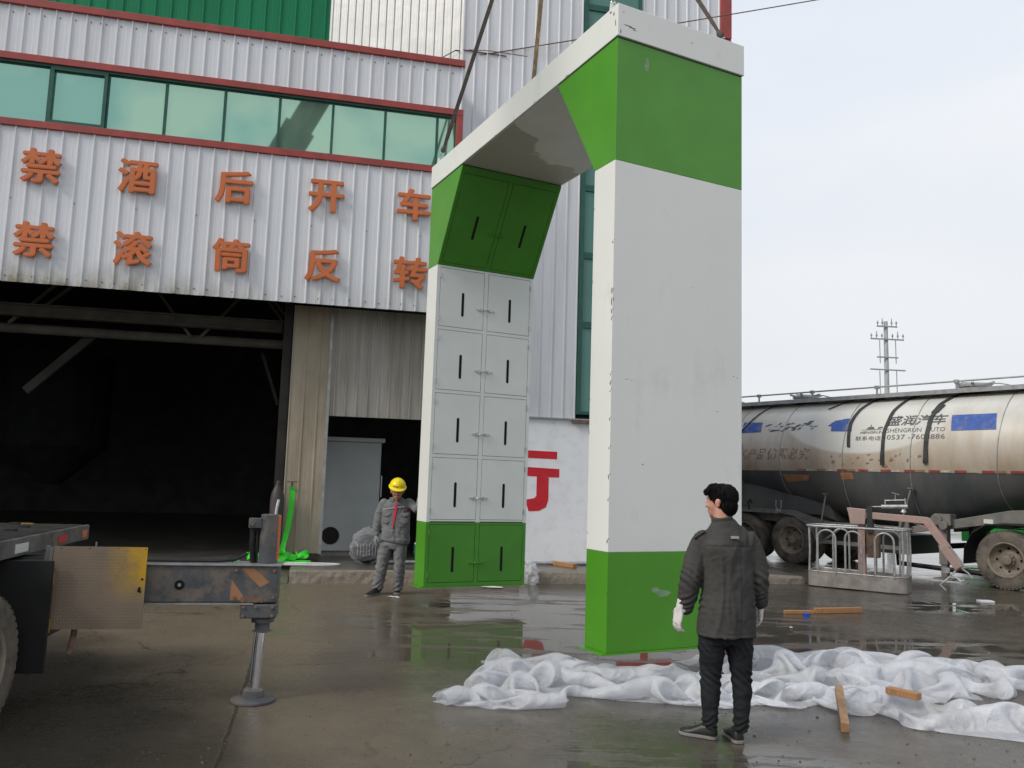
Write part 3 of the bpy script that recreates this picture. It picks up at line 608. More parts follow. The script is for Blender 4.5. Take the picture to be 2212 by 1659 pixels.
MB().bar((-1.30, 1.6, 4.0), (-.95, 1.6, 3.0), .08, .06).build('brace', 'brace_in', bld)
MB().lathe([(1.2, .25), (2.2, 1.3), (4.6, 1.3), (4.7, 0)], (-7, 9, 0), (0, 0, 1), 20).build('hopper', 'strips', bld)
# apron in front of the wall
def loc2w(x, y, z=0): return WO+Vector((x*math.cos(WAZ)-y*math.sin(WAZ), x*math.sin(WAZ)+y*math.cos(WAZ), z))
ap = MB(); random.seed(3)
nx_ = 90; fx = [-.45+(8.55+.45)*i/nx_ for i in range(nx_+1)]
rows = []
for x in fx:
    e = .035*noise.noise(Vector((x*2.1, 0, 0)))+.03*noise.noise(Vector((x*7, 3, 0)))
    e2 = .03*noise.noise(Vector((x*5, 9, 0)))
    hh = .2 if x < 7.2 else .2-.05*(x-7.2)
    rows.append([(x, -1.30+e, -.02), (x, -1.27+e2, .10), (x, -1.24+e*.6, hh-.03), (x, -1.19+e2*.5, hh-.002), (x, -1.05, hh), (x, .0, hh)])
vs = [Vector(p) for r_ in rows for p in r_]; k6 = 6
ap.add(vs, [(i*k6+j, (i+1)*k6+j, (i+1)*k6+j+1, i*k6+j+1) for i in range(nx_) for j in range(3)])
ap.cur = 1
ap.add(vs, [(i*k6+j, (i+1)*k6+j, (i+1)*k6+j+1, i*k6+j+1) for i in range(nx_) for j in range(3, 5)])
ap.cur = 0; ap.add([(8.55, -1.3, -.02), (8.55, 0, -.02), (8.55, 0, .13), (8.55, -1.2, .13)], [(0, 1, 2, 3)])
ap.add([(-.45, -1.3, -.02), (-.45, 0, -.02), (-.45, 0, .198), (-.45, -1.2, .198)], [(0, 1, 2, 3)])
o = ap.build('kerb', ['curb', 'conc_top']); o.location = WO; o.rotation_euler = (0, 0, WAZ); structure(o)
rp = MB(); rp.add([(XL, -1.7, .004), (-.47, -1.35, .004), (-.47, -.15, .196), (XL, -.15, .196)], [(0, 1, 2, 3)])
o = rp.build('ramp', 'conc_top'); o.location = WO; o.rotation_euler = (0, 0, WAZ); structure(o)
fl = MB(); fl.box(XL, 7.6, -.149, 15, .05, .195)
o = fl.build('floor', 'conc_top'); o.location = WO; o.rotation_euler = (0, 0, WAZ); structure(o)
# broken lump left of the apron
random.seed(5)

# ------------------------------------------------------------------ suspended cabinet arch
e1 = Vector((-.44940, .89333, -.00282)); e2 = Vector((.89333, .44938, -.00394)); e3 = Vector((.00225, .00428, .99999))
PO = Vector((.865, 7.151, .28)); PL, PW, PH, PB, PT, PHh, PG, PHg = 4.697, 1.502, 5.876, .3165, .344, 4.370, .7595, .856
arch = thing('cabinet_arch', 'tall white and green steel locker arch hanging just above the wet yard', 'cabinet arch', PO, rot=Matrix((e2, e1, e3)).transposed())
BV = .004
for y0, y1 in ((0, PT), (PL-PT, PL)):
    MB().box(0, PW, y0, y1, PHg, PHh).build('pillar', 'white', arch, bevel=BV)
    MB().box(0, PW, y0, y1, .012, PHg-.001).build('pillar_foot', 'green', arch, bevel=BV)
    b = MB(); b.box(-.06, PW+.05, y0-.03, y1+.03, 0, .011); b.build('base_plate', 'green', arch)
zt = PH-PB
for sgn, yo in ((1, 0), (-1, PL)):
    poly = [(0, yo, PHh+.001), (0, yo+sgn*PT, PHh+.001), (0, yo+sgn*(PT+PG), zt-.012), (0, yo, zt-.012)]
    MB().prism(poly, (PW, 0, 0)).build('haunch', 'green', arch, bevel=BV)
bm_ = MB(); bm_.box(-.012, PW+.012, -.02, PL+.012, zt, PH)
bo = bm_.build('beam', 'white', arch, bevel=.005)
MB().box(.02, PW-.02, PT+PG+.02, PL-PT-PG-.02, zt-.006, zt-.001).build('beam_underside', 'stain_under', arch)
for y0, y1 in ((.004, PT+PG-.01), (PL-PT-PG+.01, PL-.004)): MB().box(.004, PW-.004, y0, y1, zt-.0115, zt-.0005).build('seam', 'gap', arch)
# doors
yi = PL-PT
def door(o, xd, ud, nd, w, h, m, flip=False, hinge=True):
    """o: lower left corner of the opening; door proud of its frame"""
    o, xd, ud, nd = map(Vector, (o, xd, ud, nd))
    T = Matrix((xd, ud, nd)).transposed().to_4x4(); T.translation = o
    d = MB().box(.006, w-.006, .006, h-.006, .002, .014, T).build('door', m, arch, bevel=.0015)
    sx0 = w*.52; sh = .30 if h > .7 else .27; sz = h*.5-.08
    pts = []
    for k in range(13):
        a = math.pi*k/12; pts.append((sx0+.019*math.cos(a), sz+sh/2+.019*math.sin(a)))
    for k in range(13):
        a = math.pi+math.pi*k/12; pts.append((sx0+.019*math.cos(a), sz-sh/2+.019*math.sin(a)))
    MB().prism([T @ Vector((x, y, .0143)) for x, y in pts], nd*.0015).build('slot', 'black', d)
    lx = w-.05 if not flip else .05; s = 1 if not flip else -1
    lt = MB().box(lx-.055*s if s > 0 else lx-.04, lx+.04 if s > 0 else lx+.055, h*.5-.13, h*.5-.108, .015, .026, T)
    lt.tube([T @ Vector((lx+.03*s, h*.5-.119, .02)), T @ Vector((lx+.05*s, h*.5-.125, .045)), T @ Vector((lx+.075*s, h*.5-.119, .03))], .007, 6)
    lt.box(lx+.01*s-.012, lx+.01*s+.012, h*.5-.142, h*.5-.098, .0145, .036, T)
    lt.build('latch', 'steel' if m == 'lgrey' else m, d)
    hx = .0 if not flip else w
    for hz in (.14, .86):
        MB().tube([T @ Vector((hx, h*hz-.035, .016)), T @ Vector((hx, h*hz+.035, .016))], .011, 8).build('hinge', 'steel' if m == 'lgrey' else m, d, smooth=True)
    return d
cw = (PW-.05*2-.06)/2; xc = (.05, .05+cw+.06)
def frame_rect(b, T, x0, x1, z0, z1): b.box(x0, x1, z0, z1, .0005, .013, T)
TI = Matrix(((1, 0, 0, 0), (0, 0, -1, yi), (0, 1, 0, 0), (0, 0, 0, 1)))   # local (x, z, out) -> arch
zr = [PHg+.012+i*(PHh-PHg-.012)/4 for i in range(5)]
MB().box(.012, PW-.012, yi-.0019, yi-.0002, .03, PHh-.01).build('gap_shade', 'gap', arch)  # dark sheet standing in for the shade inside the door gaps
f = MB()
for a, b_ in ((0.001, .05), (.05+cw, .11+cw), (PW-.05, PW-.001)): frame_rect(f, TI, a, b_, PHg+.001, PHh-.001)
for i, z in enumerate(zr):
    z0_, z1_ = (z, z+.022) if i == 0 else ((z-.022, z+.022) if i < 4 else (z-.03, z-.0012))
    for x in xc: frame_rect(f, TI, x+.0001, x+cw-.0001, z0_, z1_)
f.build('door_frame', 'lgrey', arch, bevel=.001)
f = MB()
for a, b_ in ((0.001, .05), (.05+cw, .11+cw), (PW-.05, PW-.001)): frame_rect(f, TI, a, b_, .013, PHg-.002)
for x in xc: frame_rect(f, TI, x+.0001, x+cw-.0001, .013, .06); frame_rect(f, TI, x+.0001, x+cw-.0001, PHg-.03, PHg-.002)
f.build('door_frame', 'green_in', arch, bevel=.001)
for i in range(4):
    for k, x in enumerate(xc):
        z0_ = zr[i]+.022; z1_ = zr[i+1]-.022 if i < 3 else zr[4]-.03
        door((x, yi, z0_), (1, 0, 0), (0, 0, 1), (0, -1, 0), cw, z1_-z0_, 'lgrey', flip=(k == 1))
for k, x in enumerate(xc):
    door((x, yi, .06), (1, 0, 0), (0, 0, 1), (0, -1, 0), cw, PHg-.03-.06, 'green_in', flip=(k == 1))
sl = Vector((0, -PG, zt-.012-PHh)); sll = sl.length; su_ = sl.normalized(); sn = Vector((0, -su_.z, su_.y))
TS = Matrix((Vector((1, 0, 0)), su_, sn)).transposed().to_4x4(); TS.translation = (0, yi, PHh+.001)
MB().box(.012, PW-.012, .02, sll-.02, .0002, .0019, TS).build('gap_shade', 'gap', arch)  # same stand-in for gap shade, behind the slanted doors
f = MB()
for a, b_ in ((0.001, .05), (.05+cw, .11+cw), (PW-.05, PW-.001)): frame_rect(f, TS, a, b_, .012, sll-.012)
for x in xc: frame_rect(f, TS, x+.0001, x+cw-.0001, .012, .05); frame_rect(f, TS, x+.0001, x+cw-.0001, sll-.10, sll-.012)
f.build('door_frame', 'green_in', arch, bevel=.001)
for k, x in enumerate(xc):
    door(TS @ Vector((x, .05, 0)), (1, 0, 0), su_, sn, cw, sll-.15, 'green_in', flip=(k == 1))
# scuffs and chips along the edges of the near leg and the beam
random.seed(11)
def chip(b, T, x, y, w, h, dirn=None):
    n = random.randint(5, 8); pts = []
    for k in range(n):
        a = 2*math.pi*k/n; rr = random.uniform(.5, 1.1); pts.append(T @ Vector((x+w*rr*math.cos(a)/2, y+h*rr*math.sin(a)/2, 0)))
    b.add(pts, [tuple(range(n))])
TF = Matrix(((0, 0, -1, -.0006), (1, 0, 0, 0), (0, 1, 0, 0), (0, 0, 0, 1)))        # front plane x=0: (y,z)
TO = Matrix(((1, 0, 0, 0), (0, 0, -1, -.0006), (0, 1, 0, 0), (0, 0, 0, 1)))        # outer plane y=0: (x,z)
b = MB()
for z, h in ((3.15, .07), (3.05, .12), (2.97, .05), (2.9, .05), (2.4, .04), (2.32, .05), (2.25, .03), (1.75, .03), (1.5, .05), (1.3, .04), (.95, .05), (3.6, .03), (2.0, .03), (.5, .04)):
    chip(b, TF, .012, z, .02, h); chip(b, TO, .006, z+.02, .010, h*.5)
for z in (4.0, 3.3, 2.2, 1.9, 1.0): chip(b, TF, PT-.008, z, .008, .04)
for x, z, w, h in ((.22, 2.36, .03, .006), (.16, 2.37, .08, .004), (.35, 1.62, .02, .02), (1.40, 2.5, .03, .01), (1.44, 2.49, .03, .006), (.9, 3.3, .015, .01), (1.2, 2.15, .06, .004)): chip(b, TO, x, z, w, h)
b.build('scuff', 'rust', arch)
TO2 = TO.copy(); TO2[1][3] = -.0206
b = MB()
for x, z, w, h in ((.10, 5.68, .14, .012), (.14, 5.67, .10, .015), (.17, 5.655, .06, .01), (.85, 5.72, .04, .006), (.05, 5.80, .03, .008), (.02, 5.60, .015, .05)): chip(b, TO2, x, z, w, h)
TF2 = TF.copy(); TF2[0][3] = -.0126
for y, z, w, h in ((.05, 5.80, .03, .06), (.02, 5.70, .02, .09), (.10, 5.84, .04, .03), (1.6, 5.572, .08, .010), (2.6, 5.565, .05, .01), (.9, 5.568, .12, .012), (2.1, 5.60, .004, .08)): chip(b, TF2, y, z, w, h)
b.build('scuff', 'rust', arch)
b = MB(); chip(b, TO, .34, 5.38, .055, .17); chip(b, TO, .33, 5.34, .06, .10); b.v = [v+Vector((0, -.0004, 0)) for v in b.v]; b.build('tape_piece', 'tape', arch)
b = MB(); chip(b, TO, .58, .50, .20, .07); chip(b, TO, .50, .53, .10, .08); b.v = [v+Vector((0, -.0004, 0)) for v in b.v]; b.build('tape_piece', 'tape', arch)
# lifting lugs and slings
HOOK = at(1213, -460, 9.6)
AM = Matrix((e2, e1, e3)).transposed().to_4x4(); AM.translation = PO
lugs = [(.05, .15, 'front corner above the near green leg', 'dark lifting sling at the near front corner of the hanging arch', 'sling', .05),
        (PW-.08, .15, '', 'dark slanting lifting sling above the white beam end beside the red corner trim', 'sling', .06),
        (.05, PL-.15, '', 'long dark webbing sling crossing the red trimmed window of the hall', 'sling', .055),
        (PW-.1, PL-.15, '', 'worn tan webbing sling rising behind the middle of the white beam', 'sling_tan', .06)]
for lx, ly, _, lab, mm, wd in lugs:
    b = MB(); b.prism([(lx-.045, ly-.008, PH), (lx+.045, ly-.008, PH), (lx+.035, ly-.008, PH+.09), (lx, ly-.008, PH+.115), (lx-.035, ly-.008, PH+.09)], (0, .016, 0)); b.build('lifting_lug', 'white', arch)
    top = AM @ Vector((lx, ly, PH+.09)); dr = (HOOK-top).normalized()
    t = thing('lifting_sling', lab, 'sling', top, group='slings from the four corners of the arch to the crane hook')
    s = MB(); st = dr*.13; side = dr.cross(e2).normalized(); n_ = 24
    vs = []; 
    L_ = (HOOK-top).length-.15
    for i in range(n_+1):
        f_ = i/n_; p = st+dr*(L_-.13)*f_; tw = R(85)-f_*R(60) if wd > .052 else R(60)
        sv = (side*math.cos(tw)+dr.cross(side)*math.sin(tw)); w_ = wd*(1 if i > 0 else .6)/2; nn = dr.cross(sv)*.004
        vs += [p-sv*w_-nn, p+sv*w_-nn, p+sv*w_+nn, p-sv*w_+nn]
    fs = [(i*4+k, i*4+(k+1) % 4, i*4+4+(k+1) % 4, i*4+4+k) for i in range(n_) for k in range(4)]
    s.add(vs, fs); s.build('webbing', mm, t)
    sh = MB(); pts = []
    for k in range(15):
        a = -R(60)+R(300)*k/14+R(0)
        pts.append(e2*0+e1*.028*math.sin(a)*1.0+dr*(.035-.045*math.cos(a)))
    sh.tube(pts, .009, 8).tube([e1*-.03-dr*.0, e1*.03], .011, 8)
    sh.build('shackle', 'steel', t, smooth=True)
    k_ = MB(); k_.lathe([(-.03, .02), (-.01, .035), (.03, .034), (.06, .022)], dr*.12, dr, 10); k_.build('knot', mm, t, smooth=True)
hk = thing('crane_hook', 'steel crane hook on a cable high above the cabinet arch', 'hook', HOOK)
MB().tube([HOOK*0+Vector(p) for p in ((0, 0, .5), (0, 0, .15), (.09, 0, .05), (.11, 0, -.06), (.03, 0, -.15), (-.08, 0, -.10), (-.10, 0, -.02))], [.03, .04, .045, .05, .045, .035, .015], 10).build('hook', 'rust', hk, smooth=True)
MB().box(-.16, .16, -.08, .08, .45, .95).build('hook_block', 'yellowhinge', hk, bevel=.03)
MB().tube([(0, 0, .95), (0, 0, 6.0)], .02, 8).build('cable', 'rust', hk)

# overhead cable from the torn corner of the hall towards the poles
wa, wb = at(1004, 124, 14.95), at(1742, -2, 16)
far = wb+(wb-wa)*1.0
b = MB(); pts = []
for i in range(41):
    f_ = i/40; p = wa.lerp(far, f_); p.z -= .22*f_*(1-f_); pts.append(p-wa)
b.tube(pts, .011, 6)
b.tube([(0, 0, .16), (.5, -.05, .12), (1.2, -.05, .03)], .008, 6)
o = b.build('overhead_cable', 'rust'); o.location = wa; tag(o, 'thin dark cable strung from the torn siding corner across to the sky', 'cable')

# ------------------------------------------------------------------ wheel
def wheel(parent, c, ax, rad, w, name='wheel', seg=48):
    ax = Vector(ax).normalized(); c = Vector(c)
    h = w/2; r = rad
    prof = [(-h*.72, r*.56), (-h*.95, r*.62), (-h, r*.78), (-h*.93, r*.93), (-h*.80, r*.975), (-h*.62, r), (-h*.50, r), (-h*.48, r*.972), (-h*.42, r*.972), (-h*.40, r), (-h*.06, r), (-h*.04, r*.972), (h*.04, r*.972), (h*.06, r), (h*.40, r), (h*.42, r*.972), (h*.48, r*.972), (h*.50, r), (h*.62, r), (h*.80, r*.975), (h*.93, r*.93), (h, r*.78), (h*.95, r*.62), (h*.72, r*.56)]
    t = MB(); t.lathe(prof, c, ax, seg, cap=False)
    # tread blocks on the shoulders
    a = ax.cross(Vector((0, 0, 1))).normalized(); b_ = ax.cross(a)
    for k in range(seg):
        an = 2*math.pi*(k+.5)/seg; u = a*math.cos(an)+b_*math.sin(an); v = -a*math.sin(an)+b_*math.cos(an)
        for s_ in (-1, 1):
            t.bar(c+ax*s_*h*.52+u*(r*1.002), c+ax*s_*h*.86+u*(r*.972), r*.075, r*.03, up=u)
    wo_ = t.build(name, 'rubber', parent, smooth=True)
    rm = MB(); ri = r*.57
    rm.lathe([(h*.95, ri*1.07), (h*.99, ri*1.02), (h*.9, ri*.96), (h*.35, ri*.90), (h*.10, ri*.80), (-h*.05, ri*.62), (h*.10, ri*.42), (h*.30, ri*.36), (h*.34, ri*.30), (h*.75, ri*.27), (h*.80, ri*.2), (h*.80, .0001)], c, ax, 32, cap=False)
    rm.lathe([(-h*.9, ri*1.05), (-h*.8, .0001)], c, ax, 24, cap=False)
    for k in range(10):
        an = 2*math.pi*k/10; u = a*math.cos(an)+b_*math.sin(an)
        rm.lathe([(0, r*.022), (h*.18, r*.018)], c+u*ri*.36+ax*h*.30, ax, 6)
    rm.cur = 1; hl = rm
    for k in range(8):
        an = 2*math.pi*k/8; u = a*math.cos(an)+b_*math.sin(an)
        hl.lathe([(0, ri*.085), (.004, ri*.085)], c+u*ri*.70+ax*(h*.035), ax, 10)
    rm.build('rim', ['rim', 'black'], wo_, smooth=True)
    return wo_

# ------------------------------------------------------------------ crane truck at the left edge (local y = along the truck, towards the hall)
TAZ = R(10.5)
TC = Vector((-3.80, 7.57, 0))
trk = thing('crane_truck', 'grey flatbed crane truck with one outrigger set down on the wet yard', 'truck', TC, TAZ)
invT0 = (Matrix.Translation(TC) @ Matrix.Rotation(TAZ, 4, 'Z')).inverted()
# local axes: x to the right of the truck, y forward to the hall. corner of the deck is the origin
b = MB(); b.box(-2.5, -.03, -6.5, 0, 1.10, 1.20); b.box(-.03, 0, -6.5, 0, 1.075, 1.205); b.box(-2.5, -.03, -.03, 0, 1.075, 1.102)
b.build('deck', 'truckgrey', trk, bevel=.008)
b = MB(); b.box(-2.47, -.05, -6.4, -.04, 1.2, 1.208); b.build('deck_plate', 'deck', trk)
b = MB()
for x, y in ((-.35, -.55), (-.30, -.95), (-.55, -.2), (-1.0, -.6), (-.9, -1.3), (-.25, -1.6)): b.box(x-.035, x+.035, y-.035, y+.035, 1.209, 1.225)
b.box(-1.75, -1.30, -.14, -.04, 1.209, 1.27)
b.build('deck_fitting', 'truckblack', trk)
MB().box(-.56, -.44, -.10, -.07, 1.209, 1.214).build('deck_marking', 'yellowhinge', trk)
MB().box(.001, .004, -.20, -.07, 1.105, 1.165).build('side_reflector', 'reflO', trk)
MB().box(.001, .004, -.80, -.58, 1.10, 1.165).build('side_reflector', 'reflR', trk)
MB().box(.001, .004, -1.66, -1.42, 1.10, 1.165).build('side_reflector', 'reflW', trk)
b = MB(); b.box(-2.2, -.5, -6, -.25, .75, 1.07); b.build('chassis_frame', 'truckblack', trk)
fq = invT0 @ at(97, 1440, 5.95); b = MB(); b.box(fq.x-.7, fq.x, fq.y-.03, fq.y, .29, 1.06); b.box(fq.x-.6, fq.x-.06, fq.y, fq.y+.5, .5, 1.05); b.build('mudguard', 'truckblack', trk)
b = MB(); b.box(-2.2, -.6, -.9, -.3, .55, .78); b.build('outrigger_housing', 'truckgrey', trk)
wheel(trk, (.0, -2.34, .46), (math.cos(R(-6)), math.sin(R(-6)), 0), .46, .28)
wheel(trk, (-2.2, -2.12, .50), (-1, 0, 0), .50, .30)
wheel(trk, (-.16, -5.2, .50), (1, 0, 0), .50, .30)
BT, BB = Vector((.45, 9.6, 17.0)), Vector((-6.5, 4.0, 2.3))
b = MB(); b.bar(invT0 @ BB, invT0 @ BB.lerp(BT, .55), .55, .62).bar(invT0 @ BB.lerp(BT, .54), invT0 @ BT, .42, .5); b.build('boom', 'truckgrey', trk, bevel=.03)
b = MB(); q = invT0 @ BB; b.lathe([(0, .45), (1.2, .40)], (q.x, q.y, 1.2), (0, 0, 1), 20); b.build('slewing_post', 'truckgrey', trk)
# outrigger: built in world, through the jack foot
invT = (Matrix.Translation(TC) @ Matrix.Rotation(TAZ, 4, 'Z')).inverted()
JF = invT @ Vector((-1.905, 6.47, 0))
jx, jy = JF.x, JF.y
b = MB(); b.box(-.9, jx+.15, jy-.105, jy+.105, .745, 1.02)
ob = b.build('outrigger_beam', 'truckgrey', trk, bevel=.012)
b = MB(); b.box(-.6, jx+.17, jy-.125, jy+.12, 1.021, 1.032).box(-.6, jx-.02, jy-.12, jy+.12, .733, .744); b.build('beam_flange', 'rail', trk)
MB().box(jx-.115, jx+.15, jy-.115, jy+.115, .63, .735).build('jack_collar', 'truckgrey', trk, bevel=.01)
b = MB(); b.tube([(px1_+.0, jy-.05, 1.05) for px1_ in (-.5,)]+[(jx-.30, jy-.05, 1.05), (jx-.18, jy-.02, 1.06), (jx-.10, jy, 1.10)], .014, 8); b.tube([(-.5, jy+.02, 1.045), (jx-.2, jy+.03, 1.045)], .010, 8); b.build('hydraulic_line', 'truckblack', trk, smooth=True)
bl0 = MB().lathe([(0, .013), (.012, .013), (.014, .007)], (0, 0, 0), (0, -1, 0), 6).build('bolt', 'rust', trk)
bl0.location = (jx-.09, jy-.1155, .715)
for q in ((jx, jy-.1155, .715), (jx+.12, jy-.1155, .715), (jx-.09, jy-.1155, .65), (jx+.12, jy-.1155, .65), (jx-.16, jy-.106, .785), (jx-.16, jy-.106, .985), (jx+.12, jy-.106, .985), (jx+.12, jy-.106, .785)):
    q2 = cp(bl0, trk); q2.location = q
b = MB(); b.lathe([(.62, .0), (.62, .085), (.59, .085), (.585, .055), (.53, .055), (.52, .075), (.50, .0)][::-1], (jx+.045, jy, 0), (0, 0, 1), 24); b.build('jack_gland', 'truckgrey', trk, smooth=True)
MB().lathe([(1.033, .072), (1.40, .070), (1.405, .064)], (jx+.055, jy, 0), (0, 0, 1), 28).build('jack_cylinder', 'truckgrey', trk, smooth=True)
MB().tube([(jx+.03, jy, .52), (jx+.012, jy, .10)], .042, 24).build('jack_rod', 'chrome', trk, smooth=True)
MB().lathe([(0.004, .0), (.004, .165), (.018, .165), (.03, .14), (.035, .085), (.085, .078), (.10, .06), (.10, 0)], (jx+.01, jy, 0), (0, 0, 1), 32).build('jack_foot', 'truckgrey', trk, smooth=True)
b = MB(); b.box(jx-.10, jx+.0, jy-.05, jy+.03, 1.30, 1.375); b.lathe([(0, .022), (.01, .022)], (jx-.075, jy-.052, 1.337), (0, -1, 0), 14); b.build('hose_block', 'truckgrey', trk, bevel=.004)
b = MB(); b.tube([(jx-.075, jy, 1.30), (jx-.07, jy, 1.2), (jx-.055, jy+.01, 1.035)], .019, 10)
for k in range(22):
    z = 1.20-.0075*k; b.lathe([(-.0025, .0225), (.0025, .0225)], (jx-.072+.0009*k*.8, jy, z), (0, 0, 1), 10)
b.tube([(jx-.035, jy, 1.30), (jx-.03, jy, 1.035)], .010, 8)
b.build('hydraulic_hose', 'truckblack', trk, smooth=True)
b = MB(); b.box(jx+.118, jx+.135, jy-.03, jy+.03, 1.06, 1.40); b.build('warning_strip', 'reflO', trk)
b = MB(); yy = jy-.1065
b.add([(jx-.12, yy, 1.00), (jx-.03, yy, 1.00), (jx+.09, yy, .90), (jx+.02, yy, .86)], [(0, 1, 2, 3)])
b.add([(jx-.19, yy, .92), (jx-.10, yy, .80), (jx-.10, yy, .765), (jx-.195, yy, .765)], [(0, 1, 2, 3)])
b.build('warning_stripe', 'dustorange', trk)
b = MB(); b.lathe([(0, .036), (.002, .036)], (jx-.56, yy+.0005, .875), (0, -1, 0), 20); b.build('beam_hole', 'black', trk)
b = MB(); b.lathe([(0, .014), (.004, .012)], (jx-.56, yy-.0025, .875), (0, -1, 0), 14); b.build('hole_pin', 'steel', trk)
random.seed(2); TJ = Matrix(((1, 0, 0, 0), (0, 0, -1, yy-.0008), (0, 1, 0, 0), (0, 0, 0, 1)))
b = MB(); b.add([TJ @ Vector((jx-.12+.17*k/14, .755+(.012+.022*abs(math.sin(k*1.9))+.02*math.sin(math.pi*k/14) if s_ else -.008*abs(math.sin(k*2.3))), 0)) for s_ in (0, 1) for k in (range(15) if not s_ else range(14, -1, -1))], [tuple(range(30))]); b.build('grease_stain', 'rust', trk)
# checker plate door with diamond tread
pa, pb_ = invT @ at(118, 1178, 6.0), invT @ at(313.5, 1176, 6.02)
dz0, dz1 = .575, 1.158; px0, px1, py_ = pa.x, pb_.x, pa.y
b = MB(); b.box(px0, px1, py_-.006, py_, dz0, dz1)
nxx, nzz = 30, 26
for i in range(nxx):
    for k in range(nzz):
        cx = px0+.012+(px1-px0-.024)*(i+.5)/nxx; cz_ = dz0+.012+(dz1-dz0-.024)*(k+.5)/nzz; s_ = 1 if (i+k) % 2 else -1
        dx, dz = .0075, .0075*s_
        b.add([(cx-dx, py_-.006, cz_-dz), (cx+.003, py_-.006, cz_-.003*s_), (cx+dx, py_-.006, cz_+dz), (cx-.003, py_-.006, cz_+.003*s_), (cx, py_-.0078, cz_)], [(0, 1, 4), (1, 2, 4), (2, 3, 4), (3, 0, 4)])
pl = b.build('checker_plate', 'yellow', trk); patch_plate(M['yellow'], px1, dz1)
b = MB(); b.lathe([(0, .008), (.002, .008)], (px1-.022, py_-.008, .93), (0, -1, 0), 10)
for k in range(4): b.lathe([(0, .004), (.002, .004)], (px0+.05+k*.19, py_-.0065, dz1-.012), (0, -1, 0), 8)
b.prism([(px1-.045, py_-.0085, .87), (px1-.03, py_-.0085, .875), (px1-.022, py_-.0085, .83), (px1-.05, py_-.0085, .84)], (0, .001, 0)); b.build('bolt_hole', 'black', trk)
for z in (.93, .60):
    MB().box(px0-.02, px0+.02, py_-.014, py_-.007, z-.045, z+.045).build('hinge', 'yellowhinge', trk)
b = MB(); b.bar((px0-.012, py_, dz1-.01), (px0-.035, py_, .50), .02, .02).bar((px0-.045, py_+.03, dz1), (px0-.10, py_+.02, .40), .022, .03).bar((px1-.36, py_+.02, dz1-.02), (px1-.36, py_+.02, 1.19), .01, .01)
b.build('support_bar', 'frame_dk', trk)
hb = [invT @ at(163, 1345, 6.1), invT @ at(158, 1378, 6.1), invT @ at(148, 1412, 6.1)]
MB().tube(hb, [.02, .024, .02], 8).build('hanging_rubber', 'rust', trk, smooth=True)

# ------------------------------------------------------------------ tanker trailer (local x towards its front, y away from the camera)
KAZ = math.atan2(-.809, .588)
KO = Vector((5.6, 20.05, 0))
tk = thing('tanker_trailer', 'silver cement tanker trailer with dark belly, blue marks and black straps', 'tanker', KO, KAZ)
TR, TZ, TY = 1.25, 2.5, 1.25
X0, X1 = -3.6, 8.6
def bellyz(x):
    pts = [(-3.6, 1.9), (-1.5, 1.75), (0, 1.62), (1.2, 1.35), (2.6, .98), (3.6, .86), (4.6, .98), (6.3, 1.42), (7.6, 1.75), (8.6, 1.9)]
    for (a, za), (b_, zb) in zip(pts, pts[1:]):
        if x <= b_: f_ = max(0, (x-a)/(b_-a)); f_ = f_*f_*(3-2*f_)*.3+f_*.7; return za+(zb-za)*f_
    return pts[-1][1]
def tank_pt(x, phi, off=0):
    """phi 0 = nearest side, 90 deg = top, negative = below"""
    endk = 1-.12*max(0, abs(x-2.5)-5.6)**2 if abs(x-2.5) > 5.6 else 1
    c, s_ = math.cos(phi), math.sin(phi)
    r = (TR+off)*endk
    if s_ >= 0: return Vector((x, TY-r*c, TZ+r*s_))
    zb = TZ-bellyz(x); k = zb*abs(s_)**1.0
    v = c**.85 if c > 0 else -abs(c)**.85
    return Vector((x, TY-r*v, TZ-(k+off)))
SPLIT = -math.asin(.40/1.25)*.62
def tank_part(pa_, pb2, name, m, nx=64, na=24, off=0):
    b = MB(); vs = []
    for i in range(nx+1):
        x = X0+(X1-X0)*i/nx
        for k in range(na+1): vs.append(tank_pt(x, pa_+(pb2-pa_)*k/na, off))
    b.add(vs, [(i*(na+1)+k, (i+1)*(na+1)+k, (i+1)*(na+1)+k+1, i*(na+1)+k+1) for i in range(nx) for k in range(na)])
    return b.build(name, m, tk, smooth=True)
def zphi(z):
    return math.asin(max(-1, min(1, (z-TZ)/TR))) if z >= TZ else -math.asin((TZ-z)/(TZ-1.3))
# upper shell down to z ~2.12 : choose phi per x so that the colour line is level
def tank_band(zlow, name, m, upper=True, nx=72, na=26):
    b = MB(); vs = []
    for i in range(nx+1):
        x = X0+(X1-X0)*i/nx
        p_ = -math.asin(min(1, (TZ-zlow)/(TZ-bellyz(x))))
        a0, a1 = (p_, math.pi-p_) if upper else (-math.pi-p_, p_)
        for k in range(na+1): vs.append(tank_pt(x, a0+(a1-a0)*k/na))
    b.add(vs, [(i*(na+1)+k, (i+1)*(na+1)+k, (i+1)*(na+1)+k+1, i*(na+1)+k+1) for i in range(nx) for k in range(na)])
    if True:
        for xi, rv in ((0, 1), (nx, 0)): b.f.append([xi*(na+1)+k for k in range(na+1)]); b.mi.append(0)
    return b.build(name, m, tk, smooth=True)
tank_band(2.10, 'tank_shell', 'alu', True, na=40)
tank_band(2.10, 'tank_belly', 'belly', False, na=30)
def surf(x, z, off=.006):
    if z >= TZ: return tank_pt(x, math.asin(min(1, (z-TZ)/TR)), off)
    return tank_pt(x, -math.asin(min(1, (TZ-z)/(TZ-bellyz(x)))), off)+Vector((0, -off*.8, 0))
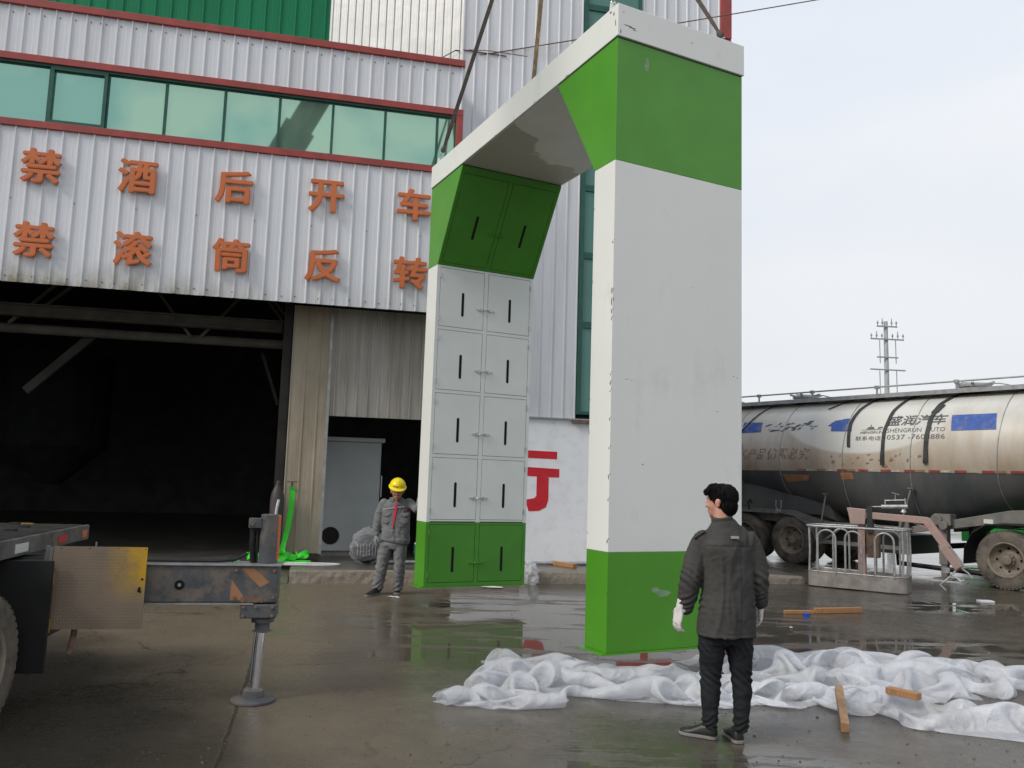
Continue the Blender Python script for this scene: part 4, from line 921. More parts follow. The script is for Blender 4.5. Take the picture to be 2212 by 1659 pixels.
def surfpoly(pts, name, m, off=.006, cuts=6, parent=tk):
    """quad strip of 4 corner (x,z) points laid on the tank"""
    b = MB(); vs = []; n_ = cuts
    (a, b1, c, d) = [Vector((p[0], p[1], 0)) for p in pts]
    for i in range(n_+1):
        for k in range(n_+1):
            p = (a.lerp(b1, i/n_)).lerp(d.lerp(c, i/n_), k/n_); vs.append(surf(p.x, p.y, off))
    b.add(vs, [(i*(n_+1)+k, (i+1)*(n_+1)+k, (i+1)*(n_+1)+k+1, i*(n_+1)+k+1) for i in range(n_) for k in range(n_)])
    return b.build(name, m, parent)
def surftext(body, x0, x1, z0, z1, m, name='lettering', bold=.01, shear=0, off=.005, keep=1.0):
    vs, fs = text_verts(body, 1, 0, 0, 2)
    ax, bx = min(v.x for v in vs), max(v.x for v in vs); ay, by = min(v.y for v in vs), max(v.y for v in vs)
    me = bpy.data.meshes.new('t'); me.from_pydata(vs, [], fs); bm = bmesh.new(); bm.from_mesh(me)
    bmesh.ops.remove_doubles(bm, verts=bm.verts, dist=1e-5)
    bmesh.ops.triangulate(bm, faces=bm.faces)
    es = [e for e in bm.edges if e.calc_length() > .25]; bmesh.ops.subdivide_edges(bm, edges=es, cuts=2)
    b = MB(); bm.verts.index_update(); pos = []
    for v in bm.verts:
        u = (v.co.x-ax)/(bx-ax); w_ = (v.co.y-ay)/(by-ay); pos.append(surf(x0+(x1-x0)*u+shear*(z1-z0)*w_, z0+(z1-z0)*w_, off))
    fs2 = [[v.index for v in f.verts] for f in bm.faces]
    if keep < 1:
        fs2 = [f for f in fs2 if noise.noise(Vector(pos[f[0]])*9) < keep]
    b.add(pos, fs2)
    if bold > .012:
        for k in range(4): b.add([p+Vector(((.022, -.022, 0, 0)[k]*(z1-z0), -.0004*(k+1), (0, 0, .018, -.018)[k]*(z1-z0))) for p in pos], fs2)
    bm.free(); bpy.data.meshes.remove(me)
    return b.build(name, m, tk)
surftext('盛润汽车', 3.68, 4.88, 3.06, 3.27, 'inkdark', bold=.022, shear=.25)
surftext('SHENGRUN  AUTO', 3.72, 4.92, 2.915, 3.0, 'inkdark', bold=.0)
surftext('0537 -7608886', 3.74, 4.93, 2.765, 2.865, 'inkdark', bold=.004)
surftext('联系电话：', 3.04, 3.66, 2.755, 2.85, 'inkdark', bold=.006)
surftext('HENGRUN', 3.13, 3.63, 2.905, 2.955, 'inkdark', bold=.02, shear=.3)
surfpoly([(3.25, 3.0), (3.45, 3.0), (3.40, 3.05), (3.30, 3.05)], 'logo_mark', 'inkdark'); surfpoly([(3.15, 2.98), (3.62, 2.98), (3.60, 2.99), (3.17, 2.99)], 'logo_mark', 'inkdark')
surfpoly([(3.50, 3.0), (3.62, 3.02), (3.60, 3.05), (3.52, 3.04)], 'logo_mark', 'inkdark'); surfpoly([(3.33, 3.06), (3.36, 3.06), (3.35, 3.10), (3.34, 3.10)], 'logo_mark', 'inkdark')
surfpoly([(5.04, 2.92), (5.87, 2.92), (5.82, 3.24), (4.99, 3.24)], 'blue_patch', 'blue')
surfpoly([(-.02, 3.0), (.55, 3.01), (.50, 3.25), (-.05, 3.27)], 'blue_patch', 'blue')
b_pts = [[(2.42, 2.98), (2.92, 2.96), (2.88, 3.17), (2.40, 3.12)], [(2.30, 3.10), (2.55, 3.08), (2.60, 3.24), (2.45, 3.22)], [(2.55, 3.12), (2.88, 3.12), (2.78, 3.26), (2.62, 3.25)]]
for q in b_pts: surfpoly(q, 'blue_patch', 'blue')
random.seed(21)
for k in range(26):      # torn fragments of older lettering
    x = .62+k*.052+random.uniform(-.02, .02); z = random.uniform(3.0, 3.2); w_ = random.uniform(.03, .11); h_ = random.uniform(.02, .06)
    surfpoly([(x, z), (x+w_, z+.005), (x+w_+.05, z+h_), (x+.04, z+h_)], 'old_mark', 'inkdark' if k % 4 else 'blue', cuts=2, off=.004+.0006*(k % 4))
surftext('专利产品仿冒必究', -.35, 1.9, 2.36, 2.62, 'inkbrown', bold=-.004, shear=.25, keep=.25)
surftext('m3', -.12, .09, 2.62, 2.72, 'redpaint', bold=.02)
for k in range(22):
    x = 2.3+random.uniform(0, 2.5); z = 2.18+random.uniform(0, .28); w_ = random.uniform(.03, .10); h_ = random.uniform(.02, .08)
    surfpoly([(x, z), (x+w_, z+.02), (x+w_*.8, z+h_), (x+.02, z+h_*.8)], 'paint_flake', 'inkbrown', cuts=1)
# conspicuity tape: red and white dashes
for k in range(15):
    x = -.4+k*.5
    if x < 1.6: continue
    surfpoly([(x, 2.11), (x+.22, 2.11), (x+.22, 2.155), (x, 2.155)], 'reflective_tape', 'reflT' if x > 2.3 else 'inkbrown', cuts=2)
    surfpoly([(x+.23, 2.11), (x+.42, 2.11), (x+.42, 2.155), (x+.23, 2.155)], 'reflective_tape', 'tapeW' if k % 3 else 'inkbrown', cuts=2)
surfpoly([(1.25, 1.84), (1.85, 1.90), (1.90, 2.02), (1.15, 2.02)], 'orange_sticker', 'dustorange')
surfpoly([(2.68, 1.93), (2.98, 1.94), (2.95, 2.08), (2.66, 2.08)], 'orange_sticker', 'dustorange')
# weld rings
for x in (-1.9, -.2, 1.15, 2.75, 4.25, 5.9, 7.3):
    b = MB(); b.tube([tank_pt(x+.05*math.sin(a*2), a, .004) for a in [-1.2+i*(math.pi+2.0)/40 for i in range(41)]], .010, 6); b.build('weld_ring', 'rail', tk, smooth=True)
# catwalk, rails, manholes
zt_ = TZ+TR
b = MB(); b.box(X0+.6, X1-.4, .62, .64, zt_-.03, zt_+.06); b.box(X0+.6, X1-.4, .66, 1.9, zt_+.02, zt_+.05)
b.build('catwalk', 'rail', tk)
b = MB(); rail_pts = [(x, .64, zt_+.21) for x in (X0+.7, X1-.5)]
b.tube(rail_pts, .018, 8)
for x in (-2.0, -.6, .1, 1.6, 3.2, 4.9, 6.5, 8.0): b.tube([(x, .64, zt_+.06), (x, .64, zt_+.21)], .022, 8); b.box(x-.04, x+.04, .60, .68, zt_+.17, zt_+.24)
b.build('guard_rail', 'rail', tk, smooth=True)
for x in (-1.4, 1.05, 5.0, 7.4):
    b = MB(); b.lathe([(0, .28), (.12, .28), (.13, .31), (.17, .31), (.20, .24), (.22, .0)], (x, 1.2, zt_+.0), (0, 0, 1), 24)
    for a in range(6): b.bar((x+.26*math.cos(a), 1.2+.26*math.sin(a), zt_+.18), (x+.38*math.cos(a), 1.2+.38*math.sin(a), zt_+.21), .05, .04)
    b.tube([(x-.25, 1.15, zt_+.24), (x+.55, 1.1, zt_+.16), (x+.9, 1.0, zt_+.06)], .014, 6)
    b.build('manhole', 'rail', tk, smooth=True)
# rubber straps hanging from the catwalk
def strap(pts, w_, m='strap', lab=None):
    b = MB(); n_ = 18; P = []
    for i in range(n_+1):
        f_ = i/n_*(len(pts)-1); j_ = min(int(f_), len(pts)-2); t_ = f_-j_
        t_ = t_*t_*(3-2*t_)*.5+t_*.5
        x = pts[j_][0]+(pts[j_+1][0]-pts[j_][0])*t_; z = pts[j_][1]+(pts[j_+1][1]-pts[j_][1])*t_
        P.append((x+.012*noise.noise(Vector((z*6, w_*90, 0))), z))
    vs = []
    for i, (x, z) in enumerate(P):
        a, c = surf(x-w_/2, z, .014), surf(x+w_/2, z, .014)
        a2, c2 = surf(x-w_/2, z, .026), surf(x+w_/2, z, .026); vs += [a, c, c2, a2]
    b.add(vs, [(i*4+k, i*4+(k+1) % 4, i*4+4+(k+1) % 4, i*4+4+k) for i in range(n_) for k in range(4)])
    return b.build('rubber_strap', m, tk)
strap([(2.45, 3.74), (2.30, 3.62), (2.12, 3.5)], .045)
strap([(3.12, 3.74), (2.93, 3.45), (2.86, 3.15), (2.90, 2.62)], .07)
strap([(3.9, 3.74), (3.74, 3.40), (3.68, 2.95), (3.66, 2.26)], .07)
strap([(4.85, 3.74), (4.66, 3.50), (4.60, 3.2), (4.58, 2.90), (4.56, 2.30)], .085)
strap([(4.70, 3.46), (4.62, 3.30)], .14)
strap([(.42, 3.74), (.25, 3.45), (.05, 3.15), (-.08, 2.98)], .04)
strap([(.40, 3.74), (.20, 3.42), (.0, 3.12), (-.12, 2.96)], .02, 'rope')
# chassis
b = MB()
b.prism([(-3.2, .25, 1.20), (1.3, .25, 1.20), (1.9, .25, 1.04), (2.6, .25, .92), (2.6, .25, .86), (-3.2, .25, 1.05)], (0, .12, 0))
b.build('chassis_rail', 'frame_dk', tk)
b = MB(); b.prism([(4.0, .18, .98), (6.0, .18, 1.42), (8.6, .18, 1.62), (8.6, .18, 1.22), (6.6, .18, 1.20), (5.9, .18, 1.18), (4.0, .18, .86)], (0, .10, 0)); b.prism([(4.0, 2.2, .98), (6.0, 2.2, 1.42), (8.6, 2.2, 1.62), (8.6, 2.2, 1.22), (6.6, 2.2, 1.20), (4.0, 2.2, .86)], (0, .10, 0))
b.build('gooseneck', 'frame_dk', tk, bevel=.01)
MB().box(5.55, 5.72, .15, .19, 1.16, 1.24).build('side_lamp', 'reflW', tk)
wl = wheel(tk, (.12, .17, .54), (0, -1, 0), .54, .30); w2 = wheel(tk, (1.42, .17, .54), (0, -1, 0), .54, .30)
for x, y, s_ in ((.12, 2.33, 1), (1.42, 2.33, 1), (.12, .50, -1), (1.42, .50, -1), (.12, 2.0, -1), (1.42, 2.0, -1)):
    c_ = cp(wl, tk); c_.location = (x-.12, (y-.17), 0)
    for chx in wl.children: cp(chx, c_)
b = MB()
for x in (.12, 1.42): b.tube([(x, .3, .54), (x, 2.2, .54)], .07, 10); b.box(x-.06, x+.06, .6, 1.9, .56, 1.05)
b.box(-.4, 2.0, .7, 1.8, .75, 1.1)
b.build('axle', 'frame_dk', tk)
# fender over the two axles
b = MB(); prof = [(-.75, 1.16), (1.10, 1.15), (1.50, 1.10), (1.78, .96), (1.98, .76), (2.05, .60)]; vs = []
for x, z in prof: vs += [(x, .0, z), (x, .62, z), (x, .62, z-.02), (x, .0, z-.02)]
b.add(vs, [(i*4+k, i*4+(k+1) % 4, i*4+4+(k+1) % 4, i*4+4+k) for i in range(len(prof)-1) for k in range(4)])
b.box(-.76, 1.1, -.012, .0, 1.11, 1.165)
b.build('fender', 'frame_dk', tk, smooth=True)
b = MB(); b.tube([(1.02, .03, 1.42), (1.02, .03, 1.26), (1.06, .03, 1.19), (1.12, .03, 1.19), (1.16, .03, 1.26), (1.16, .03, 1.42)], .012, 8); b.box(1.03, 1.15, .0, .06, 1.15, 1.19); b.build('hose_hook', 'rail', tk)
b = MB(); b.tube([(.25, .05, 1.17), (.22, .05, 1.34), (.28, .05, 1.40), (.33, .05, 1.32)], .025, 8); b.build('rag', 'truckblack', tk)
b = MB(); b.prism([(-3.3, .5, 1.12), (1.9, .5, 1.12), (2.3, .5, 1.0), (1.9, .5, 1.7), (-3.3, .5, 1.95)], (0, 1.4, 0)); b.build('saddle_plate', 'belly', tk)
# struts, storage frame, side guard
for x0, z0, x1, z1 in ((2.15, .62, 2.30, 1.60), (4.0, .95, 4.22, 1.78)):
    b = MB(); b.bar((x0, -.02, z0), (x1, .06, z1), .06, .03); b.box(x1-.06, x1+.06, .0, .08, z1-.01, z1+.01); b.build('strut', 'frame_dk', tk)
b = MB(); b.box(2.05, 2.17, .05, .09, .50, 1.02); b.box(3.95, 4.15, .05, .09, .45, 1.12); b.box(2.05, 4.0, .05, .09, .52, .60); b.box(2.05, 4.0, .04, .09, .96, 1.0); b.bar((2.2, .07, .56), (2.75, .07, .95), .04, .04)
b.build('side_guard', 'frame_dk', tk)
b = MB(); b.box(2.3, 3.9, .4, 1.9, .42, .80); b.build('equipment_box', 'truckblack', tk)
b = MB(); b.tube([(3.5, .8, .55), (3.5, .8, .20), (5.2, .8, .16)], .05, 10); b.build('hose', 'truckblack', tk, smooth=True)
# landing gear
b = MB(); b.box(4.72, 4.88, .10, .26, .32, 1.30); b.box(4.66, 4.98, .06, .30, 1.08, 1.30); b.box(4.74, 4.86, .12, .24, .06, .32); b.box(4.62, 4.98, .05, .32, .03, .06)
b.lathe([(0, .11), (.05, .11), (.06, .09)], (4.72, .06, 1.18), (0, -1, 0), 18); b.lathe([(0, .085), (.07, .085)], (4.86, .06, 1.08), (0, -1, 0), 18)
b.build('landing_leg', 'frame_dk', tk, bevel=.008)
b = MB(); b.box(4.72, 4.88, 2.24, 2.40, .2, 1.3); b.prism([(4.65, 2.2, .02), (4.95, 2.2, .02), (4.86, 2.2, .25), (4.74, 2.2, .25)], (0, .22, 0)); b.box(4.76, 4.84, .3, 2.24, .62, .72); b.box(4.6, 5.2, 1.6, 2.3, .55, 1.2); b.build('landing_leg', 'truckblack', tk)
b = MB(); b.box(5.0, 5.5, .9, 1.5, .45, 1.2); b.build('equipment_box', 'truckblack', tk)

# ------------------------------------------------------------------ tractor truck under the gooseneck, mostly beyond the frame
tr_ = thing('tractor_truck', 'green tractor truck whose dusty rear wheel stands under the tanker gooseneck', 'truck', KO+Matrix.Rotation(KAZ, 3, 'Z') @ Vector((5.9, 0, 0)), KAZ)
ww = wheel(tr_, (.12, .05, .53), (0, -1, 0), .53, .32)
for x, y in ((1.5, .05), (.12, 2.35), (1.5, 2.35), (4.9, .1), (4.9, 2.3)):
    c_ = cp(ww, tr_); c_.location = (x-.12, y-.05, 0)
    for chx in ww.children: cp(chx, c_)
b = MB(); prof = [(-.62, .42), (-.60, .70), (-.45, 1.0), (-.20, 1.16), (.15, 1.19), (.8, 1.18), (1.5, 1.18)]; vs = []
for x, z in prof: vs += [(x, -.12, z), (x, .5, z), (x, .5, z-.025), (x, -.12, z-.025)]
b.add(vs, [(i*4+k, i*4+(k+1) % 4, i*4+4+(k+1) % 4, i*4+4+k) for i in range(len(prof)-1) for k in range(4)]); b.build('fender', 'truckblack', tr_, smooth=True)
MB().box(-.5, 5.5, .75, .85, .75, 1.05).box(-.5, 5.5, 1.6, 1.7, .75, 1.05).build('chassis_frame', 'canvas', tr_)
MB().box(3.6, 5.6, .0, 2.4, .9, 3.2).build('cab', 'canvas', tr_, bevel=.08)
# ------------------------------------------------------------------ green dump truck parked beyond
gt = thing('dump_truck', 'bright green dump truck parked beyond the tanker, half hidden', 'truck', KO+Matrix.Rotation(KAZ, 3, 'Z') @ Vector((1.7, 8.0, 0)), KAZ)
b = MB(); b.box(-.5, 6.5, 0, 2.4, .95, 2.0)
for k in range(12): b.box(-.45+k*.6, -.37+k*.6, -.06, .0, .95, 2.0)
b.build('dump_body', 'canvas', gt, bevel=.01)
MB().box(-.3, 6.3, .05, .2, .35, .94).build('side_skirt', 'canvas', gt)
g_w = wheel(gt, (.6, .15, .5), (0, -1, 0), .5, .3)
for x in (1.95, 5.2):
    c_ = cp(g_w, gt); c_.location = (x-.6, 0, 0)
    for chx in g_w.children: cp(chx, c_)

# ------------------------------------------------------------------ lifting basket with its pink arm
BXD = Vector((1.33, -.90, 0)).normalized(); BO = Vector((5.33, 14.83, 0)); BAZ = math.atan2(BXD.y, BXD.x)
bk = thing('work_basket', 'galvanised work basket with faded pink folding arm lying beside the tanker', 'work basket', BO, BAZ)
BL, BW = 1.62, .72
def stadium(inset=0, n_=8, rc=.16):
    pts = []
    for cx, cy, a0 in ((BL-rc, BW-rc, 0), (rc, BW-rc, 90), (rc, rc, 180), (BL-rc, rc, 270)):
        for k in range(n_+1):
            a = R(a0+90*k/n_); pts.append((cx+(rc-inset)*math.cos(a), cy+(rc-inset)*math.sin(a)))
    return pts
b = MB(); o_, i_ = stadium(), stadium(.012); n_ = len(o_)
vs = [(x, y, .02) for x, y in o_]+[(x, y, .27) for x, y in o_]+[(x, y, .27) for x, y in i_]+[(x, y, .03) for x, y in i_]
b.add(vs, [(k, (k+1) % n_, n_+(k+1) % n_, n_+k) for k in range(n_)]+[(n_+k, n_+(k+1) % n_, 2*n_+(k+1) % n_, 2*n_+k) for k in range(n_)]+[(2*n_+k, 2*n_+(k+1) % n_, 3*n_+(k+1) % n_, 3*n_+k) for k in range(n_)]+[tuple(range(n_)), tuple(range(3*n_, 4*n_))])
b.build('basket_floor', 'cagebase', bk, smooth=True)
b = MB(); rim = [(x, y, .275) for x, y in o_]; b.tube(rim+[rim[0]], .010, 6); b.build('floor_lip', 'galv', bk)
top = [Vector((x, y, 1.06)) for x, y in stadium(-.01)]
# front top rail is open in the middle
b = MB(); b.tube(top[n_-5:]+top[:30], .020, 10); b.build('top_rail', 'galv', bk, smooth=True)
fr = [Vector((rx_, -.01, 1.055)) for rx_ in (.18, .5, .95)]
b = MB(); b.tube([(.05, .04, 1.05), (.16, -.01, 1.055), (.95, -.01, 1.06)], .020, 10).tube([(1.08, -.01, 1.06), (BL-.15, -.01, 1.06), (BL-.03, .06, 1.06)], .020, 10); b.build('top_rail', 'galv', bk, smooth=True)
def hoop(x0, x1, y, h=1.0):
    r_ = (x1-x0)/2; cx = (x0+x1)/2; pts = [(x0, y, .25), (x0, y, h-r_)]
    for k in range(1, 12): a = math.pi*(1-k/12); pts.append((cx+r_*math.cos(a), y, h-r_+r_*math.sin(a)))
    pts += [(x1, y, h-r_), (x1, y, .25)]
    MB().tube(pts, .018, 10).build('rail_hoop', 'galv', bk, smooth=True)
hoop(.20, .50, .0); hoop(.66, .92, .0); hoop(1.14, 1.44, .0)
hoop(.30, .58, BW); hoop(.75, 1.03, BW); hoop(1.15, 1.42, BW)
for x, y in ((.03, .10), (.03, BW-.10), (BL-.06, .05), (BL-.01, .2), (BL-.03, BW-.1)):
    MB().tube([(x, y, .25), (x+.012, y, .65), (x, y, 1.05)], .018, 10).build('post', 'galv', bk, smooth=True)
b = MB(); b.box(.80, .92, .34, .46, .05, 1.30); b.build('mast', 'pink', bk, bevel=.006)
b = MB(); b.box(.95, 1.15, .30, .5, .55, 1.0); b.build('slew_motor', 'rust', bk, bevel=.01)
b = MB(); b.prism([(.64, .24, 1.40), (.96, .24, 1.38), (.94, .24, 1.12), (.70, .24, 1.12), (.67, .24, 1.30)], (0, .22, 0)); b.build('arm_head', 'pink', bk, bevel=.008)
for p, q, nm in (((.92, .32, 1.285), (1.93, .28, 1.24), 'arm_upper'), ((1.90, .28, 1.26), (2.22, .2, .80), 'arm_lower')):
    MB().bar(p, q, .10, .115).build(nm, 'pink', bk, bevel=.008)
MB().bar((2.16, .16, .84), (2.40, .12, .50), .15, .12).build('arm_end', 'pink', bk, bevel=.012)
MB().bar((2.14, .24, .88), (2.40, .20, .52), .02, .16).build('arm_end_plate', 'galv', bk, bevel=.004)
b = MB(); b.bar((1.70, .30, 1.20), (1.98, .30, 1.10), .05, .03); b.build('gusset', 'pink', bk)
b = MB(); b.box(.97, 1.06, .26, .42, .98, 1.44); b.build('arm_strap', 'strap', bk)
b = MB(); b.tube([(1.20, .33, 1.44), (1.62, .33, 1.46)], .035, 14); b.tube([(1.03, .33, 1.43), (1.20, .33, 1.44)], .012, 10); b.lathe([(0, .05), (.05, .03)], (1.55, .33, 1.36), (0, 0, 1), 12)
b.build('hydraulic_cylinder', 'galv', bk, smooth=True)
b = MB(); b.tube([(1.26, .33, 1.46), (1.26, .33, 1.57)], .010, 8).tube([(1.58, .33, 1.48), (1.58, .33, 1.60)], .010, 8).tube([(1.26, .33, 1.55), (1.58, .33, 1.57)], .008, 8).tube([(1.42, .33, 1.56), (1.43, .33, 1.66)], .006, 6).tube([(1.37, .33, 1.69), (1.49, .33, 1.655)], .005, 6); b.build('valve_handle', 'galv', bk, smooth=True)
b = MB(); b.tube([(2.38, .12, .50), (2.20, .05, .30), (2.12, .02, .22), (2.20, .02, .14)], .016, 8).tube([(2.28, .08, .40), (2.42, .05, .30), (2.47, .05, .33)], .014, 8).tube([(2.40, .12, .52), (2.52, .08, .44), (2.58, .08, .36)], .014, 8).box(2.16, 2.26, .02, .14, .42, .50)
b.build('gripper', 'galv', bk, smooth=True)

# ------------------------------------------------------------------ utility pole far behind
UP = Vector((18.43, 40, 0))
up_ = thing('utility_pole', 'pale concrete utility pole with four crossarms far behind the tanker', 'utility pole', UP)
MB().tube([(0, 0, 0), (0, 0, 10.0)], [.15, .095], 12).build('pole', 'pole', up_, smooth=True)
def arm(z, hw, rods, pins, tilt=-.02):
    b = MB(); b.bar((-hw, -.14, z-tilt*hw), (hw, -.14, z+tilt*hw), .06, .06)
    if rods:
        for x in (-.42*1.0*hw*1.1, .45*hw*1.1): b.bar((x, -.14, z-.05), (x+.02, -.12, z-1.2), .035, .03)
    a = b.build('crossarm', 'poleiron', up_)
    if pins:
        pb2 = MB()
        for k in range(pins):
            x = -hw+.04+2*(hw-.04)*k/(pins-1)
            if abs(x) < .12: continue
            pb2.lathe([(0, .02), (.10, .02), (.11, .045), (.17, .05), (.20, .03), (.26+.12*(k % 2), .015)], (x, -.14, z+.03), (0, 0, 1), 8)
        pb2.build('insulator', 'poleiron', a)
arm(9.72, .50, False, 5); arm(9.08, .82, True, 7); arm(8.18, .52, False, 0); arm(7.56, .86, True, 0)

# ------------------------------------------------------------------ things at the hall mouth
def L2(x, y, z=.2): return loc2w(x, y, z)
gc = thing('gas_cylinder', 'dark steel gas cylinder standing in the hall mouth beside the door leaf', 'gas cylinder', L2(-.755, -.20, .197), WAZ)
MB().lathe([(0, .0), (0, .115), (1.06, .115), (1.16, .102), (1.24, .072), (1.28, .045), (1.30, .038), (1.34, .038), (1.34, 0)], (0, 0, 0), (0, 0, 1), 24).build('cylinder_body', 'cyl', gc, smooth=True)
MB().lathe([(1.34, .022), (1.37, .022), (1.375, .0)], (0, 0, 0), (0, 0, 1), 10).build('valve', 'rust', gc)
cb = thing('electric_cabinet', 'large grey metal cabinet standing inside the dark doorway', 'cabinet', L2(.15, .9, .2), WAZ)
MB().box(-.15, .88, 0, .7, .10, 2.12).build('body', 'cabinet', cb, bevel=.01)
MB().box(-.2, .94, -.05, .76, 2.12, 2.20).build('top', 'cabinet', cb, bevel=.01)
MB().box(-.15, .84, .02, .68, .0, .10).build('plinth', 'frame_dk', cb)
MB().lathe([(0, .16), (.004, .16)], (.02, -.004, .38), (0, -1, 0), 28).build('cable_hole', 'black', cb)
MB().box(.90, .92, .05, .08, 1.1, 1.5).build('door_handle', 'steel', cb)
# film-wrapped motor
mo = thing('wrapped_motor', 'black motor wrapped in clear film on the apron behind the worker', 'motor', L2(.78, -.35, .2), WAZ)
MB().lathe([(-.16, .10), (-.15, .20), (-.10, .235), (.10, .235), (.14, .20), (.15, .08), (.15, 0)], (0, 0, .26), (0, -1, 0), 28).build('motor_body', 'truckblack', mo, smooth=True)
b = MB()
for k in range(7): b.box(-.17+.05*k, -.155+.05*k, -.17, -.155, .16, .36)
b.lathe([(0, .02), (.01, .02)], (.03, -.165, .24), (0, -1, 0), 10)
b.build('fan_grille', 'rail', mo)
for sx_ in (-1, 1):
    b = MB(); b.tube([(sx_*.24+.03*math.cos(a), 0, .27+.03*math.sin(a)) for a in [2*math.pi*k/10 for k in range(11)]], .008, 6); b.build('lifting_eye', 'steel', mo)
b = MB(); vs = []; ns, nr = 30, 18
for i in range(ns+1):
    th = math.pi*i/ns
    for k in range(nr):
        ph = 2*math.pi*k/nr; d = Vector((math.sin(th)*math.cos(ph), math.sin(th)*math.sin(ph), math.cos(th)))
        r_ = 1+.16*noise.noise(d*4)+.10*abs(noise.noise(d*9)); up = 1.25 if d.z > .6 else 1
        vs.append(Vector((d.x*.29*r_, d.y*.22*r_, .27+d.z*.27*r_*up)))
b.add(vs, [(i*nr+k, i*nr+(k+1) % nr, (i+1)*nr+(k+1) % nr, (i+1)*nr+k) for i in range(ns) for k in range(nr)]); b.build('wrapping_film', 'film', mo, smooth=True)
# green wrapped bundle further in
b = MB(); vs = []
for i in range(ns+1):
    th = math.pi*i/ns
    for k in range(nr):
        ph = 2*math.pi*k/nr; d = Vector((math.sin(th)*math.cos(ph), math.sin(th)*math.sin(ph), math.cos(th))); r_ = 1+.35*noise.noise(d*3+Vector((5, 0, 0)))
        vs.append(Vector((d.x*.20*r_, d.y*.16*r_, .20+d.z*.24*r_)))
b.add(vs, [(i*nr+k, i*nr+(k+1) % nr, (i+1)*nr+(k+1) % nr, (i+1)*nr+k) for i in range(ns) for k in range(nr)])
o = b.build('plastic_bag', mat('dull green plastic', (.03, .12, .08), .3, var=.3, vs=8), smooth=True); o.location = L2(1.85, .1, .2); tag(o, 'dull green plastic bundle inside the doorway behind the worker', 'bag')
# white bag by the arch foot
b = MB(); vs = []
for i in range(ns+1):
    th = math.pi*i/ns
    for k in range(nr):
        ph = 2*math.pi*k/nr; d = Vector((math.sin(th)*math.cos(ph), math.sin(th)*math.sin(ph), math.cos(th))); r_ = 1+.4*noise.noise(d*3+Vector((1, 7, 0)))+.15*noise.noise(d*9)
        vs.append(Vector((d.x*.15*r_, d.y*.12*r_, .17+d.z*.22*r_)))
b.add(vs, [(i*nr+k, i*nr+(k+1) % nr, (i+1)*nr+(k+1) % nr, (i+1)*nr+k) for i in range(ns) for k in range(nr)])
o = b.build('film_bundle', 'sheet', smooth=True); o.location = gnd(1143, 1262)+Vector((0, 0, -.03)); tag(o, 'crumpled white film bundle against the kerb beside the far green foot', 'plastic film')
# pipe along the base of the white wall
b = MB(); b.tube([(0, 0, 0), (5.2, 0, 0)], .03, 10); o = b.build('pipe', 'rail', smooth=True); o.location = L2(1.0, -.30, .235); o.rotation_euler = (0, 0, WAZ); tag(o, 'long pale pipe lying on the apron along the wall base', 'pipe')
# lime green lifting strap hung on the door hook, piled on the floor
gs = thing('lifting_strap', 'bright green webbing strap hung from the door hook and piled below', 'strap', L2(-.60, -.45, .2), WAZ)
def ribbon(b, pts, w_, wdir):
    wdir = Vector(wdir); vs = []
    for i, p in enumerate(pts):
        p = Vector(p); t_ = (Vector(pts[min(i+1, len(pts)-1)])-Vector(pts[max(i-1, 0)])).normalized()
        wd = wdir if not callable(wdir) else wdir
        n__ = t_.cross(wd).normalized()*.003
        vs += [p-wd*w_/2-n__, p+wd*w_/2-n__, p+wd*w_/2+n__, p-wd*w_/2+n__]
    b.add(vs, [(i*4+k, i*4+(k+1) % 4, i*4+4+(k+1) % 4, i*4+4+k) for i in range(len(pts)-1) for k in range(4)])
b = MB(); ribbon(b, [(.07, .30, 1.27), (.085, .32, 1.20), (.08, .30, .9), (.05, .26, .6), (-.01, .2, .3), (-.03, .15, .10)], .085, (1, 0, 0)); b.build('hanging_webbing', 'limegreen', gs)
random.seed(9); b = MB()
for k in range(9):
    cx, cy = random.uniform(-.38, .40), random.uniform(-.12, .18); r_ = random.uniform(.07, .15); z_ = .05+.02*k*random.random(); pts = []
    a0 = random.uniform(0, 6)
    for i in range(16):
        a = a0+i*.42; pts.append((cx+r_*math.cos(a)*1.5, cy+r_*math.sin(a), z_+.04+.05*math.sin(a*1.3+k)))
    ribbon(b, pts, .075, (0, .25, .97))
for k in range(4):
    pts = [(-.5+.12*i, .05*math.sin(i+k)-.12+.05*k, .012+.012*k+.01*abs(math.sin(i*1.7+k))) for i in range(9)]
    ribbon(b, pts, .085, (.1, .98, .05))
b.build('webbing_pile', 'limegreen', gs)
o = MB().box(-.13, .13, -.05, .05, 0, .09).build('strap_end', 'limegreen'); o.location = L2(-1.42, -.3, .18); o.rotation_euler = (0, 0, WAZ); tag(o, 'folded bright green strap end on the floor left of the outrigger jack', 'strap')
# pale rope
b = MB()
rpts = [(-.25, .18, 1.05), (-.27, .1, .9), (-.30, .05, .6), (-.42, .0, .3), (-.5, -.05, .06), (-.3, -.2, .035), (.1, -.33, .035), (.5, -.36, .03), (.72, -.30, .03), (.80, -.2, .03), (.6, -.12, .03), (.2, -.05, .03), (-.2, .0, .03)]
def smooth_path(p, n_=6):
    p = [Vector(q) for q in p]; out = []
    for i in range(len(p)-1):
        a, b_, c, d = p[max(i-1, 0)], p[i], p[i+1], p[min(i+2, len(p)-1)]
        for k in range(n_):
            t_ = k/n_; out.append(.5*((2*b_)+(-a+c)*t_+(2*a-5*b_+4*c-d)*t_**2+(-a+3*b_-3*c+d)*t_**3))
    return out+[p[-1]]
b.tube(smooth_path(rpts), .017, 8); b.tube([q+Vector((.02, .01, 0)) for q in smooth_path(rpts[:5])], .009, 6)
